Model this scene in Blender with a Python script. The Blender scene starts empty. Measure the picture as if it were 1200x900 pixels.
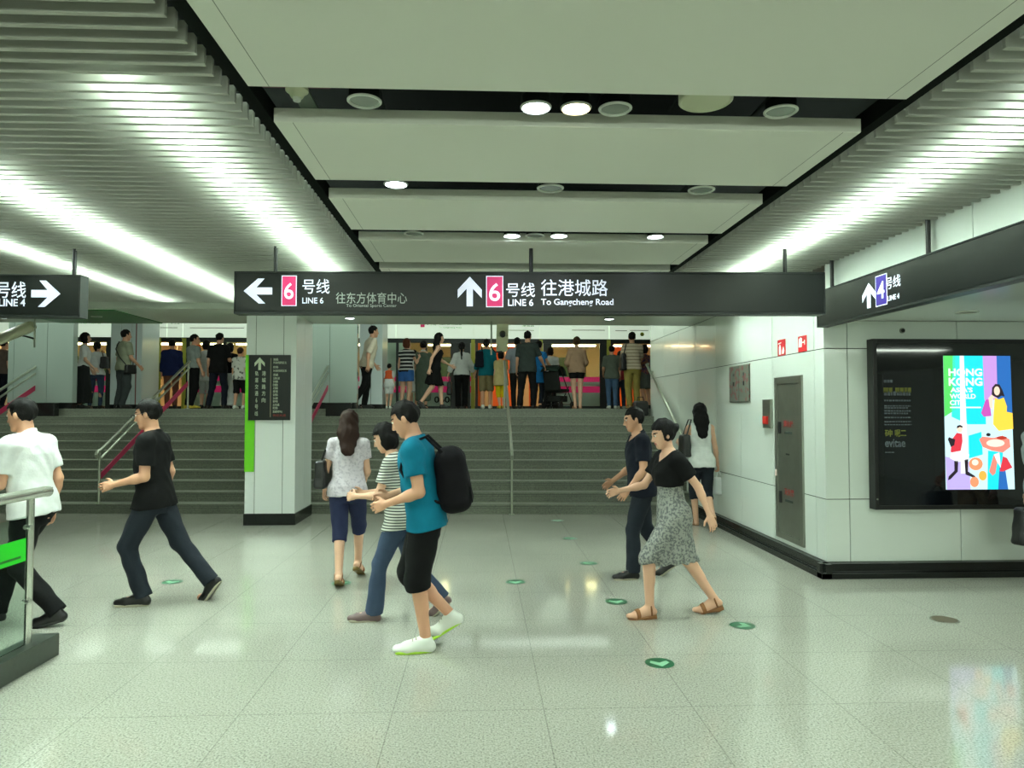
import bpy, math, random
import numpy as np
from mathutils import Vector, Matrix

SC = bpy.context.scene
COL = SC.collection
R_ = math.radians

# ------------------------------------------------------------------ camera, world, exposure
cam_d = bpy.data.cameras.new('camera')
cam_d.sensor_width = 36.0
cam_d.lens = 830.0 / 1200.0 * 36.0
cam_d.clip_start = 0.05
cam = bpy.data.objects.new('camera', cam_d)
COL.objects.link(cam)
cam.location = (0, 0, 1.6)
cam.rotation_euler = (R_(92.0), 0, R_(-2.55))
SC.camera = cam

W = bpy.data.worlds.new('world')
SC.world = W
W.use_nodes = True
W.node_tree.nodes['Background'].inputs[0].default_value = (0.62, 0.72, 0.60, 1)
W.node_tree.nodes['Background'].inputs[1].default_value = 0.05
VS = SC.view_settings
VS.view_transform = 'Standard'
VS.look = 'None'
VS.gamma = 1.0
VS.exposure = 0.15
VS.use_curve_mapping = False

TUBE_STRENGTH = 95.0        # fluorescent strips over the slats
DOWN_POWER = 9.0           # a lit downlight (W)
PLATFORM_STRENGTH = 55.0
LAMP_COL = (0.865, 1.0, 0.85)
CENTRE_POWER = 55.0
HALL_FILL_POWER = 60.0
RECESS_FILL_POWER = 48.0
STAIR_FILL_POWER = 15.0


def area_light(name, loc, sx, sy, power, rot=(0, 0, 0), col=LAMP_COL, parent=None):
    d = bpy.data.lights.new(name, 'AREA')
    d.shape = 'RECTANGLE'
    d.size, d.size_y, d.energy, d.color = sx, sy, power, col
    o = bpy.data.objects.new(name, d)
    COL.objects.link(o)
    o.location, o.rotation_euler = loc, rot
    if parent:
        o.parent = parent
    return o


# ------------------------------------------------------------------ projection helper (pixel of the 1200x900 frame -> point on a real plane)
_y, _p = R_(2.55), R_(2.0)
CF = np.array([math.sin(_y) * math.cos(_p), math.cos(_y) * math.cos(_p), math.sin(_p)])
CR = np.array([math.cos(_y), -math.sin(_y), 0.0])
CU = np.cross(CR, CF)
C0 = np.array([0, 0, 1.6])


def at(px, py, X=None, Y=None, Z=None):
    d = CF + CR * (px - 600) / 830 + CU * (450 - py) / 830
    t = (X - C0[0]) / d[0] if X is not None else (Y - C0[1]) / d[1] if Y is not None else (Z - C0[2]) / d[2]
    return C0 + d * t


# ------------------------------------------------------------------ materials
def lin(c):
    return tuple(((x / 12.92) if x <= 0.04045 else ((x + 0.055) / 1.055) ** 2.4) for x in c)


MATS = {}


def mat(name, col, rough=0.6, metal=0.0, emit=None, estr=0.0, noise=0.0, nscale=20.0, bump=0.0, bscale=60.0, spec=0.5, trans=0.0, alpha=1.0, coat=0.0, srgb=True):
    if name in MATS:
        return MATS[name]
    m = bpy.data.materials.new(name)
    MATS[name] = m
    m.use_nodes = True
    nt = m.node_tree
    b = nt.nodes['Principled BSDF']
    c = lin(col) if srgb else col
    b.inputs['Base Color'].default_value = (*c, 1)
    b.inputs['Roughness'].default_value = rough
    b.inputs['Metallic'].default_value = metal
    b.inputs['Specular IOR Level'].default_value = spec
    b.inputs['Transmission Weight'].default_value = trans
    b.inputs['Alpha'].default_value = alpha
    b.inputs['Coat Weight'].default_value = coat
    if emit:
        e = lin(emit) if srgb else emit
        b.inputs['Emission Color'].default_value = (*e, 1)
        b.inputs['Emission Strength'].default_value = estr
    if noise > 0 or bump > 0:
        tc = nt.nodes.new('ShaderNodeTexCoord')
    if noise > 0:
        n = nt.nodes.new('ShaderNodeTexNoise')
        n.inputs['Scale'].default_value = nscale
        n.inputs['Detail'].default_value = 4
        nt.links.new(tc.outputs['Object'], n.inputs['Vector'])
        r = nt.nodes.new('ShaderNodeMapRange')
        r.inputs['From Min'].default_value, r.inputs['From Max'].default_value = 0.3, 0.7
        r.inputs['To Min'].default_value, r.inputs['To Max'].default_value = 1 - noise, 1 + noise
        nt.links.new(n.outputs['Fac'], r.inputs['Value'])
        mx = nt.nodes.new('ShaderNodeMix')
        mx.data_type = 'RGBA'
        mx.blend_type = 'MULTIPLY'
        mx.inputs[0].default_value = 1
        mx.inputs[6].default_value = (*c, 1)
        nt.links.new(r.outputs[0], mx.inputs[7])
        nt.links.new(mx.outputs[2], b.inputs['Base Color'])
    if bump > 0:
        n2 = nt.nodes.new('ShaderNodeTexNoise')
        n2.inputs['Scale'].default_value = bscale
        nt.links.new(tc.outputs['Object'], n2.inputs['Vector'])
        bp = nt.nodes.new('ShaderNodeBump')
        bp.inputs['Strength'].default_value = bump
        bp.inputs['Distance'].default_value = 0.01
        nt.links.new(n2.outputs['Fac'], bp.inputs['Height'])
        nt.links.new(bp.outputs[0], b.inputs['Normal'])
    return m


def stripe_mat(name, c1, c2, period, duty=0.5, rough=0.8, axis=2):
    if name in MATS:
        return MATS[name]
    m = mat(name, c1, rough)
    nt = m.node_tree
    tc = nt.nodes.new('ShaderNodeTexCoord')
    sp = nt.nodes.new('ShaderNodeSeparateXYZ')
    nt.links.new(tc.outputs['Object'], sp.inputs[0])
    a = nt.nodes.new('ShaderNodeMath'); a.operation = 'MULTIPLY'; a.inputs[1].default_value = 1 / period
    nt.links.new(sp.outputs[axis], a.inputs[0])
    f = nt.nodes.new('ShaderNodeMath'); f.operation = 'FRACT'
    nt.links.new(a.outputs[0], f.inputs[0])
    g = nt.nodes.new('ShaderNodeMath'); g.operation = 'GREATER_THAN'; g.inputs[1].default_value = duty
    nt.links.new(f.outputs[0], g.inputs[0])
    mx = nt.nodes.new('ShaderNodeMix'); mx.data_type = 'RGBA'
    nt.links.new(g.outputs[0], mx.inputs[0])
    mx.inputs[6].default_value = (*lin(c1), 1)
    mx.inputs[7].default_value = (*lin(c2), 1)
    nt.links.new(mx.outputs[2], nt.nodes['Principled BSDF'].inputs['Base Color'])
    return m


def print_mat(name, c1, c2, scale=25.0, thr=0.5, rough=0.8):
    if name in MATS:
        return MATS[name]
    m = mat(name, c1, rough)
    nt = m.node_tree
    tc = nt.nodes.new('ShaderNodeTexCoord')
    n = nt.nodes.new('ShaderNodeTexNoise'); n.inputs['Scale'].default_value = scale; n.inputs['Detail'].default_value = 2
    nt.links.new(tc.outputs['Object'], n.inputs['Vector'])
    r = nt.nodes.new('ShaderNodeValToRGB')
    r.color_ramp.elements[0].position, r.color_ramp.elements[1].position = thr - 0.05, thr + 0.05
    r.color_ramp.elements[0].color = (*lin(c1), 1)
    r.color_ramp.elements[1].color = (*lin(c2), 1)
    nt.links.new(n.outputs['Fac'], r.inputs[0])
    nt.links.new(r.outputs[0], nt.nodes['Principled BSDF'].inputs['Base Color'])
    return m


def granite_mat(name, base, dark, light, rough, joints=None, jw=0.004, jdark=0.55, speck=70.0, wear=0.12):
    m = mat(name, base, rough, spec=0.5)
    nt = m.node_tree
    b = nt.nodes['Principled BSDF']
    tc = nt.nodes.new('ShaderNodeTexCoord')
    n = nt.nodes.new('ShaderNodeTexNoise'); n.inputs['Scale'].default_value = speck; n.inputs['Detail'].default_value = 3
    n.inputs['Roughness'].default_value = 0.7
    nt.links.new(tc.outputs['Object'], n.inputs['Vector'])
    r = nt.nodes.new('ShaderNodeValToRGB')
    e = r.color_ramp.elements
    e[0].position, e[0].color = 0.33, (*lin(dark), 1)
    e[1].position, e[1].color = 0.66, (*lin(light), 1)
    x = e.new(0.47); x.color = (*lin(base), 1)
    nt.links.new(n.outputs['Fac'], r.inputs[0])
    n2 = nt.nodes.new('ShaderNodeTexNoise'); n2.inputs['Scale'].default_value = 0.7; n2.inputs['Detail'].default_value = 5
    nt.links.new(tc.outputs['Object'], n2.inputs['Vector'])
    mr = nt.nodes.new('ShaderNodeMapRange')
    mr.inputs[1].default_value, mr.inputs[2].default_value = 0.35, 0.65
    mr.inputs[3].default_value, mr.inputs[4].default_value = 1 - wear, 1 + wear * 0.5
    nt.links.new(n2.outputs['Fac'], mr.inputs[0])
    mx = nt.nodes.new('ShaderNodeMix'); mx.data_type = 'RGBA'; mx.blend_type = 'MULTIPLY'; mx.inputs[0].default_value = 1
    nt.links.new(r.outputs[0], mx.inputs[6])
    nt.links.new(mr.outputs[0], mx.inputs[7])
    out = mx.outputs[2]
    # slight roughness variation
    rr = nt.nodes.new('ShaderNodeMapRange')
    rr.inputs[1].default_value, rr.inputs[2].default_value = 0.3, 0.7
    rr.inputs[3].default_value, rr.inputs[4].default_value = rough * 0.8, rough * 1.3
    nt.links.new(n2.outputs['Fac'], rr.inputs[0])
    nt.links.new(rr.outputs[0], b.inputs['Roughness'])
    if joints:
        sp = nt.nodes.new('ShaderNodeSeparateXYZ')
        nt.links.new(tc.outputs['Object'], sp.inputs[0])
        prev = None
        for ax, (off, per) in enumerate(joints):
            s = nt.nodes.new('ShaderNodeMath'); s.operation = 'SUBTRACT'; s.inputs[1].default_value = off - per / 2
            nt.links.new(sp.outputs[ax], s.inputs[0])
            d = nt.nodes.new('ShaderNodeMath'); d.operation = 'DIVIDE'; d.inputs[1].default_value = per
            nt.links.new(s.outputs[0], d.inputs[0])
            f = nt.nodes.new('ShaderNodeMath'); f.operation = 'FRACT'
            nt.links.new(d.outputs[0], f.inputs[0])
            s2 = nt.nodes.new('ShaderNodeMath'); s2.operation = 'SUBTRACT'; s2.inputs[1].default_value = 0.5
            nt.links.new(f.outputs[0], s2.inputs[0])
            a = nt.nodes.new('ShaderNodeMath'); a.operation = 'ABSOLUTE'
            nt.links.new(s2.outputs[0], a.inputs[0])
            l = nt.nodes.new('ShaderNodeMath'); l.operation = 'LESS_THAN'; l.inputs[1].default_value = jw / per
            nt.links.new(a.outputs[0], l.inputs[0])
            if prev is None:
                prev = l.outputs[0]
            else:
                mxm = nt.nodes.new('ShaderNodeMath'); mxm.operation = 'MAXIMUM'
                nt.links.new(prev, mxm.inputs[0]); nt.links.new(l.outputs[0], mxm.inputs[1])
                prev = mxm.outputs[0]
        mj = nt.nodes.new('ShaderNodeMix'); mj.data_type = 'RGBA'; mj.blend_type = 'MULTIPLY'
        nt.links.new(prev, mj.inputs[0])
        nt.links.new(out, mj.inputs[6])
        mj.inputs[7].default_value = (jdark, jdark, jdark, 1)
        out = mj.outputs[2]
    nt.links.new(out, b.inputs['Base Color'])
    return m


# ------------------------------------------------------------------ mesh builder
class MB:
    def __init__(s):
        s.v, s.f = [], []

    def poly(s, vs, fs):
        o = len(s.v)
        s.v += [tuple(map(float, q)) for q in vs]
        s.f += [tuple(i + o for i in f) for f in fs]
        return s

    def hexa(s, q):   # 8 corners: bottom ccw 0-3, top 4-7
        return s.poly(q, [(3, 2, 1, 0), (4, 5, 6, 7), (0, 1, 5, 4), (1, 2, 6, 5), (2, 3, 7, 6), (3, 0, 4, 7)])

    def box(s, x0, x1, y0, y1, z0, z1):
        return s.hexa([(x0, y0, z0), (x1, y0, z0), (x1, y1, z0), (x0, y1, z0), (x0, y0, z1), (x1, y0, z1), (x1, y1, z1), (x0, y1, z1)])

    def prism(s, pts, d0, d1, fn):     # 2-D outline extruded: fn(u, v, d) -> point
        n = len(pts)
        a = sum(pts[i][0] * pts[(i + 1) % n][1] - pts[(i + 1) % n][0] * pts[i][1] for i in range(n))
        if a < 0:
            pts = pts[::-1]
        vs = [fn(u, v, d0) for u, v in pts] + [fn(u, v, d1) for u, v in pts]
        fs = [tuple(range(n - 1, -1, -1)), tuple(range(n, 2 * n))] + [(i, (i + 1) % n, n + (i + 1) % n, n + i) for i in range(n)]
        return s.poly(vs, fs)

    def tube(s, path, r, n=12, closed=False, caps=True):
        path = [Vector(p) for p in path]
        rs = r if isinstance(r, (list, tuple)) else [r] * len(path)
        o = len(s.v)
        m = len(path)
        up = None
        for i, p in enumerate(path):
            if closed:
                t = path[(i + 1) % m] - path[i - 1]
            else:
                t = path[min(i + 1, m - 1)] - path[max(i - 1, 0)]
            t.normalize()
            if up is None:
                up = Vector((0, 0, 1)) if abs(t.z) < 0.9 else Vector((1, 0, 0))
            a = t.cross(up)
            if a.length < 1e-6:
                a = t.orthogonal()
            a.normalize()
            b = a.cross(t).normalized()
            up = b
            for k in range(n):
                w = 2 * math.pi * k / n
                s.v.append(tuple(p + rs[i] * (math.cos(w) * a + math.sin(w) * b)))
        for i in range(m if closed else m - 1):
            for k in range(n):
                k2 = (k + 1) % n
                i2 = (i + 1) % m
                s.f.append((o + i * n + k, o + i * n + k2, o + i2 * n + k2, o + i2 * n + k))
        if not closed and caps:
            s.f.append(tuple(o + k for k in range(n - 1, -1, -1)))
            s.f.append(tuple(o + (m - 1) * n + k for k in range(n)))
        return s

    def lathe(s, prof, c=(0, 0, 0), n=28):     # profile (r, z) round the z axis
        o = len(s.v)
        for r, z in prof:
            for k in range(n):
                w = 2 * math.pi * k / n
                s.v.append((c[0] + r * math.cos(w), c[1] + r * math.sin(w), c[2] + z))
        for i in range(len(prof) - 1):
            for k in range(n):
                k2 = (k + 1) % n
                s.f.append((o + i * n + k, o + i * n + k2, o + (i + 1) * n + k2, o + (i + 1) * n + k))
        s.f.append(tuple(o + k for k in range(n - 1, -1, -1)))
        s.f.append(tuple(o + (len(prof) - 1) * n + k for k in range(n)))
        return s

    def build(s, name, m, parent=None, smooth=False, bevel=0.0, seg=2):
        me = bpy.data.meshes.new(name)
        me.from_pydata(s.v, [], s.f)
        me.validate()
        if smooth:
            me.shade_smooth()
            try:
                me.set_sharp_from_angle(angle=R_(40))
            except Exception:
                pass
        if isinstance(m, (list, tuple)):
            for q in m:
                me.materials.append(q)
        elif m:
            me.materials.append(m)
        o = bpy.data.objects.new(name, me)
        COL.objects.link(o)
        if parent:
            o.parent = parent
        if bevel:
            b = o.modifiers.new('bevel', 'BEVEL')
            b.width = bevel
            b.segments = seg
            b.limit_method = 'ANGLE'
        return o


def tag(o, label, cat, group=None):
    o['label'] = label
    o['category'] = cat
    if group:
        o['group'] = group
    return o


def thing(name, label, cat, loc=(0, 0, 0), rz=0.0, group=None):
    o = bpy.data.objects.new(name, None)
    o.empty_display_size = 0.1
    COL.objects.link(o)
    o.location = loc
    o.rotation_euler = (0, 0, rz)
    return tag(o, label, cat, group)


def struct(o):
    o['kind'] = 'structure'
    return o


def dup(root, loc, rz=None, label=None):
    r = root.copy()
    COL.objects.link(r)
    r.location = loc
    if rz is not None:
        r.rotation_euler = (0, 0, rz)
    if label:
        r['label'] = label
    for ch in list(root.children):
        c = ch.copy()
        COL.objects.link(c)
        c.parent = r
        for g in list(ch.children):
            d = g.copy()
            COL.objects.link(d)
            d.parent = c
    return r


def text_part(name, s, x0, x1, z0, z1, m, parent, fn, depth=0.004, bold=0.0):
    """lettering fitted into the box x0..x1, z0..z1 of a sign's own plane; fn(u, v, d) -> local point"""
    cu = bpy.data.curves.new('lettering', 'FONT')
    cu.body = s
    cu.extrude = 0.01
    cu.offset = bold
    cu.resolution_u = 4
    o = bpy.data.objects.new('lettering', cu)
    COL.objects.link(o)
    bpy.context.view_layer.update()
    me = bpy.data.meshes.new_from_object(o.evaluated_get(bpy.context.evaluated_depsgraph_get()))
    bpy.data.objects.remove(o)
    bpy.data.curves.remove(cu)
    n = len(me.vertices)
    if n == 0:
        return None
    co = np.empty(n * 3, np.float32)
    me.vertices.foreach_get('co', co)
    co = co.reshape(-1, 3)
    lo, hi = co.min(0), co.max(0)
    u = x0 + (co[:, 0] - lo[0]) / max(hi[0] - lo[0], 1e-6) * (x1 - x0)
    v = z0 + (co[:, 1] - lo[1]) / max(hi[1] - lo[1], 1e-6) * (z1 - z0)
    d = np.where(co[:, 2] > 0, depth, 0.0)
    out = np.array([fn(a, b, c) for a, b, c in zip(u, v, d)], np.float32)
    me.vertices.foreach_set('co', out.ravel())
    me.materials.clear()
    me.materials.append(m)
    me.name = name
    ob = bpy.data.objects.new(name, me)
    COL.objects.link(ob)
    ob.parent = parent
    return ob


# ------------------------------------------------------------------ shared materials
M_white = mat('white_wall_panel', (0.86, 0.89, 0.86), 0.16, coat=0.3)
M_joint = mat('panel_joint', (0.16, 0.20, 0.17), 0.8)
M_colwhite = mat('white_column_panel', (0.93, 0.95, 0.94), 0.25)
M_grey_panel = mat('grey_pillar_panel', (0.57, 0.62, 0.59), 0.12, coat=0.4)
M_ceil = mat('ceiling_panel_paint', (0.86, 0.87, 0.82), 0.55)
M_seam = mat('ceiling_seam', (0.45, 0.48, 0.43), 0.8)
M_slat = mat('louvre_slat_paint', (0.68, 0.69, 0.65), 0.5)
M_void = mat('ceiling_void_dark', (0.05, 0.06, 0.05), 1.0, spec=0.05)
M_vdark = mat('matt_black_paint', (0.09, 0.105, 0.095), 1.0, spec=0.05)
M_black = mat('black_sign_face', (0.075, 0.09, 0.085), 0.35)
M_blackmetal = mat('black_metal', (0.07, 0.075, 0.075), 0.4)
M_base = mat('black_stone_base', (0.075, 0.085, 0.08), 0.25)
M_steel = mat('brushed_steel', (0.66, 0.67, 0.64), 0.28, metal=1.0)
M_dsteel = mat('dull_steel_door', (0.54, 0.55, 0.51), 0.38, metal=0.85, noise=0.08, nscale=6)
M_dsteel2 = mat('steel_frame_trim', (0.56, 0.57, 0.53), 0.35, metal=0.85)
M_letter = mat('lit_white_lettering', (0.9, 0.92, 0.95), 0.5, emit=(0.86, 0.88, 0.98), estr=0.5)
M_letterdim = mat('dim_white_lettering', (0.75, 0.78, 0.76), 0.6)
M_magenta = mat('magenta_line_colour', (0.78, 0.17, 0.40), 0.5, emit=(0.78, 0.15, 0.38), estr=0.35)
M_purple = mat('purple_line_colour', (0.22, 0.16, 0.52), 0.5, emit=(0.22, 0.16, 0.55), estr=0.4)
M_green = mat('green_strip', (0.42, 0.78, 0.12), 0.45)
M_ceilmetal = mat('soffit_paint', (0.70, 0.73, 0.68), 0.3)
M_floor = granite_mat('polished_granite_floor', (0.60, 0.60, 0.555), (0.42, 0.425, 0.39), (0.70, 0.70, 0.66), 0.075,
                      joints=((0.34, 0.8), (3.82, 0.8)), jw=0.003, jdark=0.72, speck=95, wear=0.08)
M_step = granite_mat('granite_step', (0.45, 0.47, 0.42), (0.36, 0.38, 0.335), (0.52, 0.54, 0.48), 0.4, speck=60, wear=0.15)
M_stepj = mat('step_nosing', (0.27, 0.29, 0.26), 0.6)
M_tube = mat('fluorescent_tube', (1, 1, 1), 0.4, emit=(0.915, 1.0, 0.95), estr=TUBE_STRENGTH)

# ================================================================== THE SETTING
CEIL = 2.97


def y_stair(x):     # the stair front runs very slightly askew to the ceiling grid
    return 10.81 - 0.055 * (x - 0.48)


XL, XR = -13.5, 9.5
WX = 3.30           # right wall plane
WY = 6.66           # corner where it turns to the poster wall

b = MB().poly([(XL, -7, 0), (XR, -7, 0), (XR, 11.6, 0), (XL, 11.6, 0), (XL, -7, -0.2), (XR, -7, -0.2), (XR, 11.6, -0.2), (XL, 11.6, -0.2)],
              [(0, 1, 2, 3), (7, 6, 5, 4), (0, 4, 5, 1), (1, 5, 6, 2), (2, 6, 7, 3), (3, 7, 4, 0)])
struct(b.build('floor', M_floor))

# staircase: 11 risers, each step a slab of granite with a dark nosing line
st = bpy.data.objects.new('staircase', None)
COL.objects.link(st)
struct(st)
RISE, RUN = 1.6 / 11, 0.30
for k in range(11):
    m, e = MB(), MB()
    y0 = k * RUN
    d = RUN + 0.02 if k < 10 else 0.45
    z0, z1 = (k * RISE if k == 0 else k * RISE - 0.06), (k + 1) * RISE
    m.hexa([(XL, y_stair(XL) + y0, z0), (WX, y_stair(WX) + y0, z0), (WX, y_stair(WX) + y0 + d, z0), (XL, y_stair(XL) + y0 + d, z0),
            (XL, y_stair(XL) + y0, z1), (WX, y_stair(WX) + y0, z1), (WX, y_stair(WX) + y0 + d, z1), (XL, y_stair(XL) + y0 + d, z1)])
    s = m.build('step', M_step, st)
    for dz, th in ((-0.034, 0.006), (-0.062, 0.004)):
        e.hexa([(XL, y_stair(XL) + y0 - 0.002, z1 + dz), (WX, y_stair(WX) + y0 - 0.002, z1 + dz), (WX, y_stair(WX) + y0 + 0.01, z1 + dz), (XL, y_stair(XL) + y0 + 0.01, z1 + dz),
                (XL, y_stair(XL) + y0 - 0.002, z1 + dz + th), (WX, y_stair(WX) + y0 - 0.002, z1 + dz + th), (WX, y_stair(WX) + y0 + 0.01, z1 + dz + th), (XL, y_stair(XL) + y0 + 0.01, z1 + dz + th)])
    e.build('nosing', M_stepj, s)

PF = 1.6
struct(MB().hexa([(XL, y_stair(XL) + 3.4, PF - 0.3), (XR, y_stair(XR) + 3.4, PF - 0.3), (XR, 19.0, PF - 0.3), (XL, 19.0, PF - 0.3),
                  (XL, y_stair(XL) + 3.4, PF), (XR, y_stair(XR) + 3.4, PF), (XR, 19.0, PF), (XL, 19.0, PF)]).build('floor_platform', M_step))

# right wall and poster wall, clad in glossy white panels with dark joints
rows = (0.14, 0.735, 2.18, CEIL)


def clad(name, us, zs, fn, depth):
    """panels with 6 mm open joints in front of a dark backing"""
    g = 0.004
    backing = MB().prism([(us[0] + 0.021, zs[0]), (us[-1], zs[0]), (us[-1], zs[-1]), (us[0] + 0.021, zs[-1])], 0.012, depth, fn)
    o = struct(backing.build(name, M_joint))
    p = MB()
    for i in range(len(us) - 1):
        for j in range(len(zs) - 1):
            u0, u1 = us[i] + (g if i else 0), us[i + 1] - (g if i < len(us) - 2 else 0)
            p.prism([(u0, zs[j] + g), (u1, zs[j] + g), (u1, zs[j + 1] - g), (u0, zs[j + 1] - g)], 0, 0.02, fn)
    p.build('wall_panels', M_white, o)
    return o


ys = [WY + 0.021, 6.86, 7.87, 8.86, 9.80, 10.70, 11.64, 12.6, 13.62]
clad('wall_right', ys, (0.14, 0.735, 2.18, 2.9), lambda u, v, d: (WX + d, u, v), 0.2)
clad('wall_right_upper', [9.80, 10.70, 11.64, 12.6, 13.62], (2.9, 4.3), lambda u, v, d: (WX + d, u, v), 0.2)
clad('wall_poster', [WX, 3.53, 4.62, 5.72, 6.82, 7.92, XR], (0.14, 0.735, 2.18, 2.45), lambda u, v, d: (u, WY + d, v), 0.2)
# fascia over the recess opening, in the plane of the right wall
clad('wall_fascia', [-2.0, -0.5, 1.0, 2.5, 4.6, WY - 0.002], (2.45, 3.05), lambda u, v, d: (WX + 0.02 + d, u, v), 0.14)
struct(MB().box(WX + 0.18, XR, -7, WY, 2.45, 2.6).build('ceiling_recess', M_white))
# stepped black baseboards
bb = MB().prism([(0, 0), (-0.10, 0), (-0.10, 0.055), (-0.06, 0.062), (-0.06, 0.14), (0, 0.14)], WY - 0.10, 13.0 * 0 + 10.7, lambda u, v, d: (WX + u, d, v))
struct(bb.build('baseboard_right', M_base, bevel=0.004))
bb = MB().prism([(0, 0), (-0.10, 0), (-0.10, 0.055), (-0.06, 0.062), (-0.06, 0.14), (0, 0.14)], WX - 0.10, XR, lambda u, v, d: (d, WY + u, v))
struct(bb.build('baseboard_poster', M_base, bevel=0.004))
# far walls that close the hall
struct(MB().box(XL - 0.2, XL, -7, 22.6, 0, 4.4).build('wall_left', M_colwhite))
struct(MB().box(XL, XR, -7.2, -7, 0, 3.4).build('wall_rear', M_colwhite))
struct(MB().box(XL, XR, 22.4, 22.6, 0, 4.3).build('wall_track', M_colwhite))
struct(MB().box(XR, XR + 0.2, -7, 22.6, 0, 4.4).build('wall_recess_end', M_colwhite))

# ceiling: dark void, floating pale panels, louvred sides
struct(MB().box(XL, WX + 0.1, 0.2, 9.4, 3.42, 3.5).build('ceiling', M_void))
PX0, PX1 = -0.99, 1.885
pans = [(0.95, 3.015), (3.386, 4.245), (4.614, 5.425), (5.75, 6.62), (6.93, 7.8)]
for y0, y1 in pans:
    pn = struct(MB().box(PX0, PX1, y0, y1, CEIL, CEIL + 0.07).build('ceiling_panel', M_ceil, bevel=0.004))
    for xs_ in (PX0 + 0.09, PX1 - 0.09):
        MB().box(xs_ - 0.0015, xs_ + 0.0015, y0 + 0.005, y1 - 0.005, CEIL - 0.0006, CEIL + 0.001).build('seam', M_seam, pn)
fr = MB()
for x in (PX0 - 0.05, PX1 + 0.06):
    fr.box(x - 0.03, x + 0.03, 0.6, 9.3, CEIL + 0.03, CEIL + 0.12)
struct(fr.build('trim_ceiling_rails', M_vdark))
du = MB()
for y in (3.2, 4.45, 5.6, 6.78):
    du.box(-0.75, 1.7, y - 0.07, y + 0.07, 3.2, 3.34)
    du.box(PX0 - 0.1, PX1 + 0.12, y - 0.12, y - 0.1, 3.02, 3.06)
struct(du.build('trim_void_duct', M_vdark))
md = mat('red_pipe', (0.35, 0.10, 0.11), 0.6)
struct(MB().tube([(-1.05, 3.27, 3.1), (-0.7, 3.27, 3.1)], 0.015).tube([(1.3, 3.18, 3.1), (1.95, 3.18, 3.1)], 0.02).build('trim_red_pipe', md))


def louvre(name, x0, x1, y0, y1, pitch=0.088):
    m = MB()
    y = y0
    while y < y1:
        m.box(x0, x1, y, y + 0.018, CEIL + 0.004, CEIL + 0.078)
        m.box(x0, x1, y - 0.002, y + 0.021, CEIL, CEIL + 0.006)
        y += pitch
    o = struct(m.build(name, M_slat))
    c = MB()
    x = x0 + 0.42
    while x < x1:
        c.box(x, x + 0.02, y0, y1, CEIL + 0.078, CEIL + 0.088)
        x += 0.9
    c.build('carrier_rail', M_slat, o)
    return o


louvre('ceiling_louvre_left', XL + 0.02, -1.10, 0.62, 9.30)
louvre('ceiling_louvre_right', 1.99, WX + 0.0, 0.62, 9.30)
struct(MB().box(XL, WX, -7, 0.6, CEIL, CEIL + 0.1).build('ceiling_rear', M_ceil))

# soffit beam before the stairs, its green inset panel, and the higher platform ceiling
struct(MB().box(XL, WX, 9.35, 10.95, 2.9, 4.4).build('ceiling_soffit', M_ceilmetal))
gx0, gx1 = at(42, 372, Z=2.895)[0], at(166, 372, Z=2.895)[0]
mg = mat('green_glossy_panel', (0.18, 0.42, 0.20), 0.3)
struct(MB().box(gx0, gx1, 9.5, 10.9, 2.886, 2.9).build('trim_green_soffit_panel', mg))
struct(MB().box(XL, XR, 10.95, 22.6, 4.3, 4.4).build('ceiling_platform', M_ceilmetal))

# ================================================================== LAMPS
def light_strip(x, y0, y1, w, label):
    t = thing('fluorescent_strip', label, 'light', (x, y0, CEIL + 0.09), 0, 'fluorescent strips over the louvres')
    MB().box(-w / 2, w / 2, 0, y1 - y0, 0.03, 0.05).build('tray', M_ceilmetal, t)
    m = MB()
    n = max(1, round((y1 - y0) / 1.25))
    L = (y1 - y0) / n
    for i in range(n):
        m.box(-w / 2 + 0.01, w / 2 - 0.01, i * L + 0.02, (i + 1) * L - 0.02, 0.004, 0.028)
    m.build('tube', M_tube, t)
    return t


light_strip(-1.52, 2.95, 9.2, 0.13, 'bright fluorescent strip over the left louvre, the one nearest the floating ceiling panels')
light_strip(-2.95, 1.2, 9.2, 0.20, 'widest bright fluorescent strip over the left louvre, second from the ceiling panels')
light_strip(-4.02, 1.2, 9.2, 0.13, 'bright fluorescent strip over the left louvre, farthest from the ceiling panels')
light_strip(2.61, 1.2, 9.0, 0.17, 'bright fluorescent strip over the right louvre beside the white fascia')
# the same hall goes on behind the viewer: its rows of ceiling lamps, plus added fill lights
for i, x in enumerate((-3.0, 0.4, 2.6)):
    area_light('rear_ceiling_lamp', (x, -3.0, CEIL - 0.01), 0.3, 5.0, CENTRE_POWER)
    area_light('rear_hall_fill', (x, -5.6, 2.35), 1.6, 0.4, HALL_FILL_POWER, (R_(78), 0, 0))  # low tilted fill light, added to brighten slat faces and other fronts
# added fill lights in the right recess and above the stairs (behind the soffit beam)
area_light('recess_fill', (5.4, 3.2, 2.44), 2.6, 0.3, RECESS_FILL_POWER)
for x in (-9.5, -5.6, -1.6, 1.6):
    area_light('stair_fill', (x, 11.15, 4.1), 1.8, 0.3, STAIR_FILL_POWER, (R_(40), 0, 0))

M_trim = mat('downlight_trim', (0.80, 0.82, 0.78), 0.3)
M_refl = mat('downlight_reflector', (0.62, 0.66, 0.62), 0.25, metal=0.5)
M_lit = mat('lit_lamp', (1, 1, 1), 0.4, emit=(0.90, 0.95, 1.0), estr=30)
M_litw = mat('lit_lamp_warm', (1, 1, 1), 0.4, emit=(1.0, 0.90, 0.72), estr=30)
M_glass_off = mat('unlit_lamp_glass', (0.55, 0.60, 0.56), 0.2, coat=0.5)


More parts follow.
